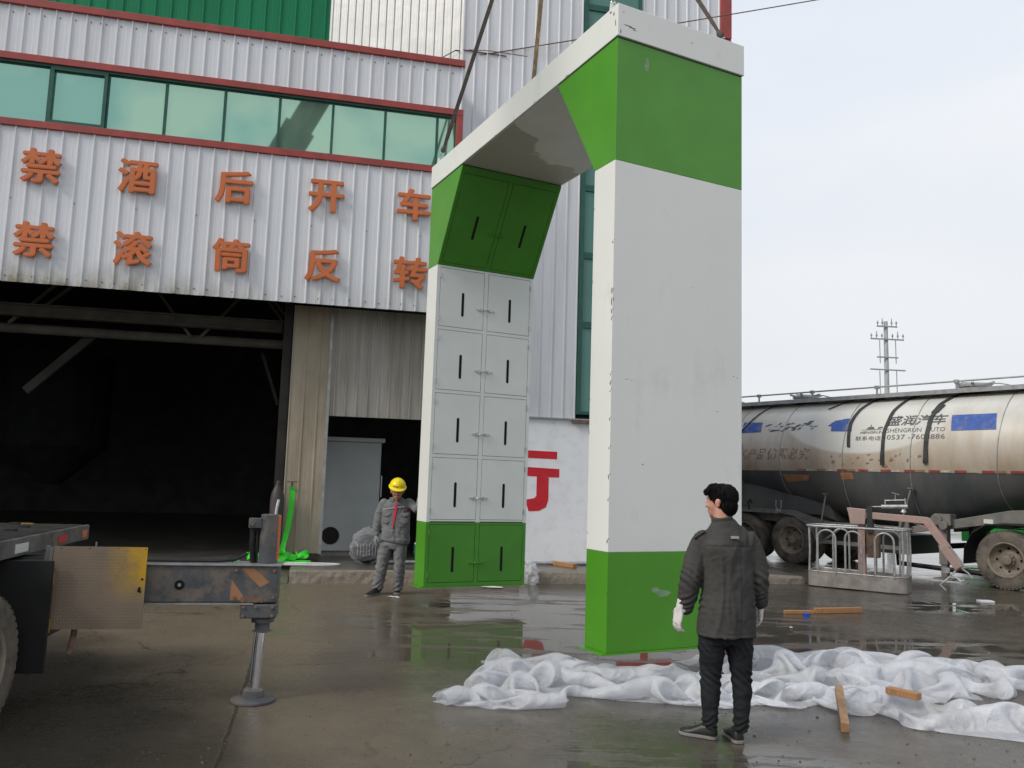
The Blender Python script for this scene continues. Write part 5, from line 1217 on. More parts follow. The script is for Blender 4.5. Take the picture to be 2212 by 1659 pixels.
o = b.build('hose', 'rope', smooth=True); o.location = L2(-.48, -.5, .2); o.rotation_euler = (0, 0, WAZ); tag(o, 'pale hose looping from the door over the kerb edge beside the green strap', 'hose')

# ------------------------------------------------------------------ timber pieces and litter
def timber(name, a, b_, w_, h_, label, m='wood', group=None, twist=0):
    a, b_ = Vector(a), Vector(b_); mid = (a+b_)/2; mid.z = min(a.z, b_.z)
    m_ = MB(); m_.bar(a-mid+Vector((0, 0, h_/2+.002)), b_-mid+Vector((0, 0, h_/2+.002)), w_, h_)
    o = m_.build(name, m, bevel=.004); o.location = mid; tag(o, label, 'timber', group); return o
timber('timber_block', gnd(1812, 1500, .10), gnd(1826, 1584), .058, .07, 'weathered timber batten lying across the bubble film, pointing at the camera', 'wood_old')
timber('timber_block', gnd(1918, 1497, .13), gnd(1986, 1513, .13), .08, .05, 'short orange timber block poking out between two folds of film')
timber('timber_block', gnd(1694, 1326), gnd(1756, 1326), .06, .045, 'thin orange timber batten with a blue scrap in front of it')
timber('timber_block', gnd(1760, 1325), gnd(1860, 1323), .07, .07, 'long orange timber batten lying end to end beyond the standing man')
a_ = L2(4.12, -.25, .2); b__ = L2(4.38, -.75, .2)
timber('timber_block', a_, b__, .10, .07, 'orange timber offcut on the apron below the red painted character')
timber('timber_block', L2(4.62, -.2, .2), L2(4.95, -.22, .2), .08, .05, 'pale timber offcut on the apron beside the near pillar')
o = MB().lathe([(0, .035), (.012, .037), (.045, .033), (.05, .0)], (0, 0, 0), (0, 0, 1), 18).build('bottle_top', 'bluecap', smooth=True); o.scale = (1.2, 1.2, .9); o.location = gnd(1742, 1331); tag(o, 'small blue plastic cap in front of the timber battens', 'cap')
def scrap(px, py, s_, lab, seed, m='paper'):
    random.seed(seed); b = MB(); n_ = 7; c0 = gnd(px, py)
    pts = [Vector((s_*random.uniform(.6, 1.1)*math.cos(2*math.pi*k/n_), s_*.6*random.uniform(.6, 1.1)*math.sin(2*math.pi*k/n_), .004+.012*random.random())) for k in range(n_)]
    b.add(pts+[Vector((0, 0, .02))], [(k, (k+1) % n_, n_) for k in range(n_)]); o = b.build('paper_scrap', m); o.location = c0; tag(o, lab, 'scrap')
scrap(844, 1290, .07, 'white scrap on the wet ground in front of the helmeted worker', 1)
scrap(856, 1291, .05, 'thin white sliver beside the scrap near the worker shoe', 2)
scrap(1066, 1269, .22, 'flat white film scrap under the far green foot of the arch', 3)
scrap(1709, 1357, .03, 'tiny white crumb on the dark yard beyond the man', 4)
b = MB(); b.box(-.11, .11, -.07, .07, 0, .03); o = b.build('foam_block', 'paper', bevel=.004); o.location = gnd(2129, 1301); tag(o, 'white foam block on wet ground in front of the tractor wheel', 'foam block')
scrap(2063, 1306, .04, 'small white chip left of the foam block', 6)

random.seed(31); b = MB()
for k in range(420):
    px, py = random.uniform(150, 2212), 1290+360*random.random()**.7; c0 = gnd(px, py); r_ = random.uniform(.004, .011)
    if random.random() < .08: r_ *= 1.8
    vs = [c0+Vector((r_*random.uniform(.6, 1.2)*math.cos(2*math.pi*i/5), r_*random.uniform(.6, 1.2)*math.sin(2*math.pi*i/5), .001)) for i in range(5)]+[c0+Vector((0, 0, r_*.8))]
    b.add(vs, [(i, (i+1) % 5, 5) for i in range(5)])
o = b.build('grit', mat('loose grit', (.085, .072, .056), .8, var=.5, vs=3)); tag(o, 'small stones and crumbs scattered over the wet yard', 'grit', kind='stuff')
# ------------------------------------------------------------------ bubble film sheets: cloth settled by a small position-based solver
def cloth(nx, ny, Lx, Ly, path, width, seed, steps=80, iters=10, lift=.35, anchor=.05, damp=.90):
    """a sheet Lx by Ly gathered onto a ground path; path: list of (x, y); width: function u -> gathered width"""
    rng = np.random.default_rng(seed)
    P = np.array([[p[0], p[1]] for p in path], float); seg = np.r_[0, np.cumsum(np.hypot(*np.diff(P, axis=0).T))]
    u = np.linspace(0, 1, nx); t = u*seg[-1]; cx = np.interp(t, seg, P[:, 0]); cy = np.interp(t, seg, P[:, 1])
    for _ in range(6): cx[1:-1] = (cx[:-2]+cx[1:-1]*2+cx[2:])/4; cy[1:-1] = (cy[:-2]+cy[1:-1]*2+cy[2:])/4
    tx = np.gradient(cx); ty = np.gradient(cy); ln = np.hypot(tx, ty); tx /= ln; ty /= ln
    v = np.linspace(-.5, .5, ny); U, V = np.meshgrid(u, v, indexing='ij')
    W = np.array([width(a) for a in u])[:, None]
    ph = rng.uniform(0, 6.28, 12); fr = rng.uniform(1, 5, 12)
    wob = sum(np.sin(fr[i]*6.28*U+ph[i])*.04/(1+i*.3) for i in range(6))
    VV = V+wob*.8
    fold = sum(np.sin((4.2+2.6*i)*VV*6.28*.55+ph[i]*1.7+3*np.sin(fr[i]*U*3+ph[i-1])) * (1/(1+.6*i)) for i in range(4))
    X = cx[:, None]-ty[:, None]*V*W+rng.normal(0, .004, U.shape)+.05*np.sin(7*V*6.28+ph[7]+9*U)
    Y = cy[:, None]+tx[:, None]*V*W+rng.normal(0, .004, U.shape)
    Z = .03+lift*(W/W.max())**.8*(.5+.28*fold)*np.clip(1-(2*V)**4, 0, 1)*np.clip(np.minimum(u, 1-u)*14, .15, 1)[:, None]
    p = np.stack([X, Y, np.maximum(Z, .01)], -1); vel = np.zeros_like(p); p0 = p.copy()
    dx, dy = Lx/(nx-1), Ly/(ny-1); dd = math.hypot(dx, dy)
    rest = {}
    def con(a, b, r, k, only_max=False):
        d = b-a; l_ = np.linalg.norm(d, axis=-1, keepdims=True)+1e-9; c = (l_-r)/l_*.5*k
        if only_max: c = np.where(l_ < r, c, c*0)
        a += d*c; b -= d*c
    dt = .016
    for s in range(steps):
        vel[..., 2] -= 9.8*dt; vel *= damp; old = p.copy(); p = p+vel*dt
        for it in range(iters):
            for o_ in (0, 1):
                n2 = (nx-o_)//2*2; a = p[o_:o_+n2:2]; b = p[o_+1:o_+n2:2]; con(a, b, dx, 1.0)
                n3 = (ny-o_)//2*2; a = p[:, o_:o_+n3:2]; b = p[:, o_+1:o_+n3:2]; con(a, b, dy, 1.0)
            con(p[:-1, :-1], p[1:, 1:], dd, .25); con(p[1:, :-1], p[:-1, 1:], dd, .25)
            con(p[:-4], p[4:], dx*3.9, .22, True); con(p[:, :-4], p[:, 4:], dy*3.9, .22, True)
            con(p[:-9], p[9:], dx*7.6, .06, True); con(p[:, :-9], p[:, 9:], dy*7.6, .06, True)
            p[..., 2] = np.maximum(p[..., 2], .006)
        vel = (p-old)/dt
        sp = np.linalg.norm(vel, axis=-1, keepdims=True); vel *= np.minimum(1, 1.6/(sp+1e-9))
        p[..., :2] += (p0[..., :2]-p[..., :2])*anchor; low = (p[..., 2] < .02); vel[low] *= .2
    return p
def cloth_obj(name, p, label, m='sheet', sub=1):
    nx, ny = p.shape[:2]; base = Vector((p[..., 0].mean(), p[..., 1].mean(), 0))
    b = MB(); vs = [Vector(q)-base for q in p.reshape(-1, 3)]
    me = bpy.data.meshes.new(name); fs = [(i*ny+k, (i+1)*ny+k, (i+1)*ny+k+1, i*ny+k+1) for i in range(nx-1) for k in range(ny-1)]
    me.from_pydata(vs, [], fs); me.materials.append(M[m])
    uvl = me.uv_layers.new(name='UVMap'); co = np.zeros((len(me.loops), 2)); vi = np.array([l_.vertex_index for l_ in me.loops])
    co[:, 0] = (vi//ny)*.025; co[:, 1] = (vi % ny)*.025; uvl.data.foreach_set('uv', co.ravel())
    me.polygons.foreach_set('use_smooth', [True]*len(me.polygons))
    o = bpy.data.objects.new(name, me); COL.objects.link(o); o.location = base
    if sub:
        sm = o.modifiers.new('smooth', 'SMOOTH'); sm.factor = .5; sm.iterations = 2
        sb = o.modifiers.new('sub', 'SUBSURF'); sb.levels = 1; sb.render_levels = 1
    return tag(o, label, 'plastic film', 'sheets of bubble film on the yard')
def gp(*pts): return [tuple(gnd(*q)[:2]) for q in pts]
# left heap running towards the man
p1 = cloth(120, 90, 2.6, 2.3, gp((1040, 1462), (1130, 1466), (1270, 1478), (1420, 1495), (1580, 1508)), lambda u: 1.15-.65*u, 1, lift=.45)
cloth_obj('bubble_film', p1, 'large heap of crumpled white bubble film left of the standing man')
p1b = cloth(64, 50, 1.1, .9, gp((950, 1514), (1040, 1512), (1120, 1520), (1205, 1520)), lambda u: .20+.16*math.sin(3.1*u)**2, 5, lift=.20)
cloth_obj('bubble_film', p1b, 'loose bubble film corner spread in front of the large heap')
p2 = cloth(120, 80, 3.0, 2.3, gp((1610, 1470), (1720, 1452), (1830, 1445), (1960, 1462), (2080, 1475)), lambda u: 1.5-.3*u, 2, lift=.40)
cloth_obj('bubble_film', p2, 'billowing white bubble film behind and beside the standing man')
p3 = cloth(110, 56, 3.0, 1.4, gp((1880, 1490), (2000, 1478), (2120, 1476), (2300, 1480)), lambda u: .85, 3, lift=.13)
cloth_obj('bubble_film', p3, 'flatter strip of bubble film reaching the picture edge past the orange block')
p4 = cloth(130, 50, 3.4, 1.1, gp((1470, 1512), (1600, 1508), (1760, 1512), (1900, 1532), (2060, 1562), (2260, 1588)), lambda u: .34+.12*u, 4, lift=.24)
cloth_obj('bubble_film', p4, 'muddy twisted rope of bubble film in front, passing under the batten', 'sheet2')

# ------------------------------------------------------------------ people
def ring(c, ax, rx, ry, xdir, n_=20, sq=0):
    c = Vector(c); ax = Vector(ax).normalized(); x = Vector(xdir); x = (x-ax*x.dot(ax)).normalized(); y = ax.cross(x)
    out = []
    for k in range(n_):
        a = 2*math.pi*k/n_; ca, sa = math.cos(a), math.sin(a); e_ = 2/(2+sq)
        out.append(c+x*rx*math.copysign(abs(ca)**e_, ca)+y*ry*math.copysign(abs(sa)**e_, sa))
    return out
def loft(b, secs, xdir=(1, 0, 0), n_=20, sq=0):
    """secs: (centre, rx, ry)"""
    cs = [Vector(s_[0]) for s_ in secs]; vs = []
    m_ = len(cs)
    for i in range(m_):
        ax = (cs[min(i+1, m_-1)]-cs[max(i-1, 0)])
        vs += ring(cs[i], ax, secs[i][1], secs[i][2], xdir, n_, sq)
    fs = [(i*n_+k, i*n_+(k+1) % n_, (i+1)*n_+(k+1) % n_, (i+1)*n_+k) for i in range(m_-1) for k in range(n_)]
    fs += [tuple(range(n_))[::-1], tuple((m_-1)*n_+k for k in range(n_))]
    b.add(vs, fs)
def ball(b, c, rx, ry, rz, T=None, n_=14):
    vs = []; c = Vector(c)
    for i in range(n_+1):
        th = math.pi*i/n_
        for k in range(n_*2):
            ph = math.pi*k/n_; v = Vector((rx*math.sin(th)*math.cos(ph), ry*math.sin(th)*math.sin(ph), rz*math.cos(th)))
            vs.append((T @ v if T else v)+c)
    m_ = n_*2; b.add(vs, [(i*m_+k, i*m_+(k+1) % m_, (i+1)*m_+(k+1) % m_, (i+1)*m_+k) for i in range(n_) for k in range(m_)])
def capsule(b, pts, rs, n_=12):
    """tapered limb with round ends"""
    pts = [Vector(p) for p in pts]; b.tube(pts, rs, n_)
    for p, r_ in zip(pts, rs): ball(b, p, r_, r_, r_, n_=7)
def fuse(b, name, m, parent, vox=.012, sm=6, folds=None, fac=.6):
    """merge overlapping closed shapes into one continuous skin, then shape folds"""
    me = bpy.data.meshes.new(name+'_raw'); me.from_pydata(b.v, [], b.f)
    bm = bmesh.new(); bm.from_mesh(me); bmesh.ops.remove_doubles(bm, verts=bm.verts, dist=1e-6); bmesh.ops.recalc_face_normals(bm, faces=bm.faces); bm.to_mesh(me); bm.free()
    o = bpy.data.objects.new(name, me); COL.objects.link(o)
    rm = o.modifiers.new('r', 'REMESH'); rm.mode = 'VOXEL'; rm.voxel_size = vox
    s_ = o.modifiers.new('s', 'SMOOTH'); s_.factor = fac; s_.iterations = sm
    bpy.context.view_layer.update()
    ev = o.evaluated_get(bpy.context.evaluated_depsgraph_get()); m2 = bpy.data.meshes.new_from_object(ev)
    o.modifiers.clear(); o.data = m2; bpy.data.meshes.remove(me); m2.name = name
    m2.materials.clear(); m2.materials.append(M[m] if isinstance(m, str) else m)
    if folds:
        nn = [v.normal.copy() for v in m2.vertices]
        for v, n__ in zip(m2.vertices, nn): v.co += n__*folds(v.co, n__)
    m2.polygons.foreach_set('use_smooth', [True]*len(m2.polygons))
    if parent is not None: o.parent = parent
    return o
def wrinkle(co, n_, amp=.006, f1=9, dirv=(1, 1, 2.2), seed=0):
    p = Vector((co.x*dirv[0], co.y*dirv[1], co.z*dirv[2]))*f1+Vector((seed, seed*2.3, 0))
    a = noise.noise(p+Vector((noise.noise(p*.5), noise.noise(p*.5+Vector((9, 0, 0))), 0))*1.2)
    return amp*((1-abs(a)*2.4)-.45)
def bands(co, z0, hw, freq, amp, slope=0, seed=0):
    """stacked compression folds around a joint"""
    w_ = math.exp(-((co.z-z0)/hw)**2)
    return amp*w_*math.sin((co.z+slope*co.x+.03*noise.noise(co*8+Vector((seed, 0, 0))))*freq)
def hand(parent, wrist, dirn, palmn, size, m, curl=.5, thumb_side=1, spread=.12, name='glove'):
    """palm and five unequal bent fingers, thumb from the side of the palm. dirn: wrist->fingers, palmn: out of the palm"""
    d = Vector(dirn).normalized(); pn = Vector(palmn); pn = (pn-d*pn.dot(d)).normalized(); sd_ = d.cross(pn)*thumb_side
    w = Vector(wrist); s_ = size; b = MB()
    loft(b, [(w-d*.05*s_, .030*s_, .026*s_), (w, .031*s_, .023*s_), (w+d*.03*s_, .040*s_, .019*s_), (w+d*.07*s_, .045*s_, .017*s_), (w+d*.095*s_, .042*s_, .014*s_)], xdir=sd_, n_=16)
    for k, (ln, off) in enumerate(((.072, .033), (.080, .011), (.075, -.011), (.060, -.031))):
        p = w+d*.085*s_+sd_*off*s_; a = 0; pts = [p]; seg_ = (.45, .30, .25)
        dirf = (d+sd_*off*spread*8).normalized()
        for j_, f_ in enumerate(seg_):
            a += curl*(.55+.25*j_+.06*k); v = dirf*math.cos(a)+pn*math.sin(a); p = p+v*ln*f_*s_; pts.append(p)
        capsule(b, pts, [.0105*s_, .010*s_, .0092*s_, .0080*s_], 10)
    p = w+d*.025*s_+sd_*.032*s_; v1 = (d*.62+sd_*.72+pn*.25).normalized(); v2 = (d*.9+sd_*.25+pn*.35).normalized()
    capsule(b, [p, p+v1*.035*s_, p+v1*.035*s_+v2*.03*s_, p+v1*.035*s_+v2*.052*s_], [.016*s_, .0125*s_, .011*s_, .009*s_], 10)
    return fuse(b, name, m, parent, vox=.0034*s_, sm=3, fac=.5)
def shoe(parent, heel, toe, m='shoe', sz=1.0, sole='sole', anklez=.10):
    h, t_ = Vector(heel), Vector(toe); h.z = t_.z = 0; d = (t_-h); L_ = d.length; d.normalize(); s_ = Vector((-d.y, d.x, 0)); b = MB()
    def sec(f_, hw, z0, z1):
        return [h+d*(L_*f_)+s_*x*hw+Vector((0, 0, z0+(z1-z0)*zz)) for x, zz in ((-.9, 0), (-1, .35), (-.82, .72), (-.4, .95), (0, 1), (.4, .95), (.82, .72), (1, .35), (.9, 0))]
    prof = [(-.0, .020, .02, .06), (.03, .032, .016, .085), (.12, .037, .014, .10), (.25, .037, .014, .105), (.38, .037, .014, .098), (.5, .040, .014, .082), (.65, .046, .014, .062), (.8, .046, .014, .052), (.92, .036, .016, .044), (.985, .018, .02, .034)]
    vs = [v for f_, hw, z0, z1 in prof for v in sec(f_, hw*sz, z0, z1)]; n_ = 9
    b.add(vs, [(i*n_+k, i*n_+(k+1) % n_, (i+1)*n_+(k+1) % n_, (i+1)*n_+k) for i in range(len(prof)-1) for k in range(n_)]+[tuple(range(n_)), tuple((len(prof)-1)*n_+k for k in range(n_))])
    o = fuse(b, 'shoe', m, parent, vox=.006, sm=4)
    b = MB(); pts = []
    for f_, hw in ((-.02, .018), (.03, .034), (.12, .040), (.3, .038), (.5, .042), (.65, .049), (.8, .049), (.92, .040), (1.0, .018)): pts.append((f_, hw*sz))
    poly = [h+d*L_*f_+s_*hw for f_, hw in pts]+[h+d*L_*f_-s_*hw for f_, hw in pts[::-1]]
    b.prism([p+Vector((0, 0, .002)) for p in poly], (0, 0, .022)); b.build('sole', sole, o, bevel=.004)
    return o
def head(b, c, yaw, tilt=0, s=1.0, jaw=True):
    """head solid with face features; faces direction yaw (0 = +Y), tilt > 0 looks down"""
    Rm = (Matrix.Rotation(yaw, 4, 'Z') @ Matrix.Rotation(-tilt, 4, 'X')).to_3x3()
    def P(x, y, z): return Vector(c)+Rm @ Vector((x*s, y*s, z*s))
    def E(x, y, z, rx, ry, rz): ball(b, P(x, y, z), rx*s, ry*s, rz*s, Rm.to_4x4().to_3x3(), 12)
    E(0, -.012, .035, .076, .094, .085); E(0, .022, -.01, .064, .072, .090); E(0, .045, -.062, .046, .046, .042); E(0, .068, -.094, .022, .020, .018)
    E(-.030, .070, -.022, .026, .022, .024); E(.030, .070, -.022, .026, .022, .024)         # cheeks
    E(0, .084, .030, .050, .016, .010)                                                       # brow
    b.prism([P(-.010, .085, .015), P(.010, .085, .015), P(.018, .086, -.030), P(-.018, .086, -.030)], Rm @ Vector((0, .006, 0))*s)
    E(0, .103, -.027, .013, .017, .011); E(0, .096, -.005, .008, .014, .022); E(-.013, .094, -.031, .008, .008, .007); E(.013, .094, -.031, .008, .008, .007)
    E(0, .090, -.055, .024, .009, .0055); E(0, .087, -.066, .021, .010, .006)
    for sx_ in (-1, 1):
        E(sx_*.078, -.008, -.005, .010, .020, .032); E(sx_*.083, -.014, .008, .007, .017, .018)
        E(sx_*.031, .079, .010, .012, .011, .007)
    return P, Rm

# ---- the man seen from behind
MY = 5.82
def mp_(cx, cy, dy=0, Y=MY): return at(1393.7+.3863*cx, 1003.5+.3863*cy, Y+dy)-MO
MO = Vector((0, 0, 0)); ftl = gnd(1520, 1597); ftr = gnd(1600, 1604)
MO = Vector(((ftl.x+ftr.x)/2, MY, 0))
man = thing('person', 'man seen from behind in charcoal jacket, black jeans and white gloves', 'person', MO)
YW = R(22)     # body turned a little to the left
XD = (math.cos(YW), math.sin(YW), 0)
neck = mp_(425, 305); hc = mp_(425, 212, .02)
b = MB()
P_, Rm_ = head(b, hc, R(52), .02, 1.03)
loft(b, [(neck+Vector((.01, 0, -.07)), .062, .060), (neck+Vector((.005, 0, 0)), .058, .056), (hc+Vector((0, -.01, -.05)), .060, .060)], n_=18)
# body underneath the clothes, one continuous surface
shl, shr = mp_(318, 425), mp_(580, 428)
loft(b, [(mp_(455, 925), .125, .08), (mp_(460, 840), .135, .085), (mp_(462, 700), .14, .085), (mp_(462, 560), .155, .10), (mp_(452, 440), .165, .10), (mp_(440, 370), .12, .075), (neck, .055, .05)], xdir=XD)
ell_, wrl = mp_(245, 640, .0), mp_(212, 790, .04)
elr, wrr = mp_(648, 620, .02), mp_(648, 760, .08)
capsule(b, [shl, ell_, wrl], [.05, .04, .028]); capsule(b, [shr, elr, wrr], [.05, .04, .028])
hipL, kneeL, ankL = mp_(378, 950), mp_(364, 1190, .01), mp_(362, 1450, -.02)
hipR, kneeR, ankR = mp_(518, 950), mp_(538, 1190, .0), mp_(535, 1470, -.03)
capsule(b, [hipL, kneeL, ankL], [.062, .05, .036]); capsule(b, [hipR, kneeR, ankR], [.062, .05, .036])
fuse(b, 'body', 'skin2', man, vox=.0065, sm=4)
# hair: cap of overlapping tufts
b = MB(); hcx = hc
Rr = Rm_
def HP(x, y, z): return Vector(hc)+Rr @ Vector((x, y, z))
ball(b, HP(0, -.018, .042), .086, .104, .090, Rr, 14); ball(b, HP(0, -.052, -.012), .075, .062, .082, Rr, 12)
ball(b, HP(0, .040, .085), .074, .060, .046, Rr, 12); ball(b, HP(-.03, .070, .075), .045, .035, .030, Rr, 10); ball(b, HP(.03, .075, .070), .04, .033, .03, Rr, 10)
hr = fuse(b, 'hair', 'hair', man, vox=.006, sm=3, fac=.5, folds=lambda c, n_: .003*noise.noise(Vector((c.x*50, c.y*50, c.z*22))))
random.seed(4); b = MB()
hm_ = hr.data; cand = [(v.co.copy(), v.normal.copy()) for v in hm_.vertices]
for k in range(2600):
    c_, n__ = random.choice(cand); crown = HP(-.01, -.03, .14)
    d_ = (c_-crown); d_ = d_-n__*d_.dot(n__)
    if d_.length < 1e-4: continue
    d_.normalize(); d_ = (d_+Vector((random.gauss(0, .12), random.gauss(0, .12), random.gauss(-.2, .08)))).normalized(); d_ = (d_-n__*d_.dot(n__)*.8)
    ln = random.uniform(.018, .036); w_ = random.uniform(.0016, .003); sd_ = d_.cross(n__).normalized()*w_
    p0, p1, p2 = c_-n__*.003, c_+d_*ln*.5+n__*.003, c_+d_*ln+n__*random.uniform(-.002, .003)
    b.add([p0-sd_, p0+sd_, p1+sd_*.8, p1-sd_*.8, p2, p1+n__*.002], [(0, 1, 2, 3), (3, 2, 4), (0, 3, 5), (1, 5, 2), (3, 5, 4), (5, 2, 4)])
b.build('hair_strands', 'hair', hr)
# jacket
b = MB()
loft(b, [(mp_(455, 955), .212, .155), (mp_(456, 900), .206, .152), (mp_(460, 800), .197, .14), (mp_(463, 700), .186, .130), (mp_(464, 600), .184, .130), (mp_(460, 500), .196, .135), (mp_(452, 430), .203, .128), (mp_(446, 385), .168, .105), (mp_(438, 345), .112, .085), (mp_(432, 312), .074, .072)], xdir=XD, sq=.5, n_=28)
capsule(b, [mp_(322, 430), mp_(280, 530, -.005), mp_(255, 640, -.01), mp_(238, 720, .01), mp_(226, 800, .03)], [.078, .076, .073, .070, .052])
capsule(b, [mp_(578, 432), mp_(618, 530, .01), mp_(636, 630, .02), mp_(640, 700, .045), mp_(642, 765, .07)], [.078, .074, .070, .066, .052])
def jf(c, n_):
    a = wrinkle(c, n_, .008, 6.5, (1.5, 1.3, .55), 1)*.9+wrinkle(c, n_, .0022, 14, (1, 1, 1.4), 4)
    arm_ = 1 if abs(c.x-mp_(455, 600).x) > .17 else 0
    if arm_: a += bands(c, 1.09, .07, 120, .006, .8)+bands(c, .93, .06, 150, .006, -.6, 3)
    else: a += .35*bands(c, .86, .10, 62, .005, .9, 7)
    # centre back seam and yoke seam
    if n_.y < -.3:
        xm = mp_(515, 600).x
        a -= .004*math.exp(-((c.x-xm)/.004)**2)*(1 if c.z < mp_(455, 450).z else 0)
        for xs_ in (360, 612): a -= .003*math.exp(-((c.x-mp_(xs_, 600).x)/.004)**2)*(1 if c.z < mp_(455, 520).z else 0)
        a -= .004*math.exp(-((c.z-mp_(455, 452).z+.02*(c.x-.05)**2)/.004)**2)*(0 if arm_ else 1)
        a -= .003*math.exp(-((c.z-mp_(455, 932).z)/.004)**2)
    return a
jk = fuse(b, 'jacket', 'jacket', man, vox=.0075, sm=5, folds=jf)
b = MB(); cl = mp_(430, 305)
loft(b, [(cl+Vector((.01, 0, -.05)), .086, .082), (cl+Vector((0, 0, .0)), .076, .074), (cl+Vector((-.004, -.004, .022)), .072, .070)], xdir=XD, n_=22); fuse(b, 'collar', 'jacket', jk, vox=.006, sm=2, folds=lambda c, n_: wrinkle(c, n_, .004, 12))
b = MB(); ep = mp_(300, 395, -.05); b.bar(ep+Vector((-.035, 0, -.02)), ep+Vector((.04, .0, .03)), .03, .01); b.build('epaulette', 'jacket', jk, bevel=.003)
b = MB(); lb = mp_(502, 408, -.133); b.box(lb.x-.027, lb.x+.027, lb.y-.004, lb.y+.01, lb.z-.009, lb.z+.009); b.box(lb.x-.010, lb.x+.012, lb.y-.006, lb.y-.003, lb.z-.004, lb.z+.004); b.build('back_label', 'rail', jk)
b = MB(); bt = mp_(217, 818, -.035); b.lathe([(0, .011), (.005, .010), (.006, .006), (.004, 0)], bt, (-.3, -1, 0), 14); b.build('cuff_button', 'steel', jk)
for q, w_ in ((mp_(224, 805, .03), (1, 0)), (mp_(642, 770, .07), (1, 0))):
    b = MB(); dd_ = Vector((-.12, .15, -1)).normalized() if q.x < 0 else Vector((0, .3, -1)).normalized()
    loft(b, [(q-dd_*.03, .056, .052), (q+dd_*.004, .055, .050), (q+dd_*.02, .050, .046)], n_=18); fuse(b, 'cuff', 'jacket', jk, vox=.006, sm=2, folds=lambda c, n_: wrinkle(c, n_, .003, 20))
# jeans
b = MB()
loft(b, [(mp_(448, 900), .165, .115), (mp_(446, 960), .172, .118), (mp_(445, 1000), .165, .11)], xdir=XD, n_=24)
loft(b, [(mp_(375, 950), .100, .108), (mp_(371, 1050, .005), .090, .098), (mp_(366, 1130, .01), .076, .082), (mp_(364, 1190, .01), .070, .075), (mp_(366, 1270, .0), .068, .074), (mp_(364, 1350, -.01), .058, .062), (mp_(361, 1430, -.02), .052, .056), (mp_(359, 1468, -.02), .050, .056)], n_=20)
loft(b, [(mp_(520, 950), .100, .108), (mp_(528, 1050, .005), .090, .096), (mp_(536, 1130, .0), .076, .082), (mp_(539, 1190, .0), .070, .075), (mp_(543, 1270, -.01), .067, .073), (mp_(540, 1350, -.02), .057, .062), (mp_(536, 1430, -.03), .050, .056), (mp_(534, 1492, -.035), .046, .054)], n_=20)
kz, az = mp_(365, 1185).z, mp_(360, 1440).z
fuse(b, 'jeans', 'jeans', man, vox=.0075, sm=4, folds=lambda c, n_: wrinkle(c, n_, .005, 10, (1, 1, 1.6), 3)+bands(c, kz, .07, 110, .006, .9)+bands(c, az, .05, 150, .008, -.7, 2)+bands(c, mp_(365, 1010).z, .05, 90, .004, 1.5, 5))
hL = gnd(1549, 1598)-MO; tL = gnd(1467, 1583)-MO
shoe(man, hL, tL, sz=1.08)
hR = gnd(1598, 1608)-MO; tR = hR+Vector((-.02, .25, 0))
shoe(man, hR, tR, sz=1.08)
hand(man, mp_(196, 800, .02), (-.18, .15, -1), (1, .35, -.05), 1.16, 'gloveW', .42, thumb_side=-1)
hand(man, mp_(646, 790, .09), (.05, .3, -1), (-1, .3, -.1), 1.1, 'gloveW', .5, thumb_side=1)

# ---- the worker in the hard hat (seen from the front)
WY = 12.25
WK = Vector((gnd(838, 1284).x, WY, 0))
# crop frame: 1106 px wide for 400 source px from (1350,1780)
def wp(cx, cy, dy=0): return at(752.6+.20163*cx, 992.3+.20163*cy, WY+dy)-WK
wk = thing('person', 'worker in yellow hard hat and grey workwear steadying the cabinet arch', 'person', WK)
b = MB()
hc = wp(524, 345, -.085)
P_, Rm_ = head(b, hc, math.pi+R(8), R(6), 1.14)
nk = wp(515, 430, .0)
loft(b, [(nk+Vector((0, .02, -.07)), .06, .06), (nk+Vector((0, 0, 0)), .055, .058), (hc+Vector((0, .03, -.05)), .058, .06)], n_=16)
loft(b, [(wp(490, 860), .12, .08), (wp(500, 760), .14, .095), (wp(510, 620), .155, .10), (wp(515, 500), .165, .10), (wp(515, 450), .10, .07)])
capsule(b, [wp(395, 485), wp(330, 620, .02), wp(300, 790, -.02)], [.045, .04, .028]); capsule(b, [wp(640, 480), wp(700, 516, -.09), wp(742, 512, -.20)], [.045, .026, .022])
capsule(b, [wp(410, 900), wp(358, 1130, -.02), wp(305, 1390, -.02)], [.06, .05, .036]); capsule(b, [wp(550, 900), wp(548, 1130, -.02), wp(535, 1400, .05)], [.06, .05, .036])
fuse(b, 'body', 'skin', wk, vox=.0075, sm=3)
b = MB()
for sx_ in (-1, 1): ball(b, hc+Rm_ @ Vector((sx_*.031, .090, .008)), .011, .004, .004, Rm_, 8)
b.build('eyes', 'black', wk)
b = MB(); ball(b, hc+Rm_ @ Vector((0, .098, -.0605)), .018, .004, .0018, Rm_, 8); b.build('mouth', 'rust', wk)
b = MB(); ball(b, hc+Rm_ @ Vector((0, -.03, .02)), .082, .090, .075, Rm_, 12); b.build('hair', 'hair', wk, smooth=True)
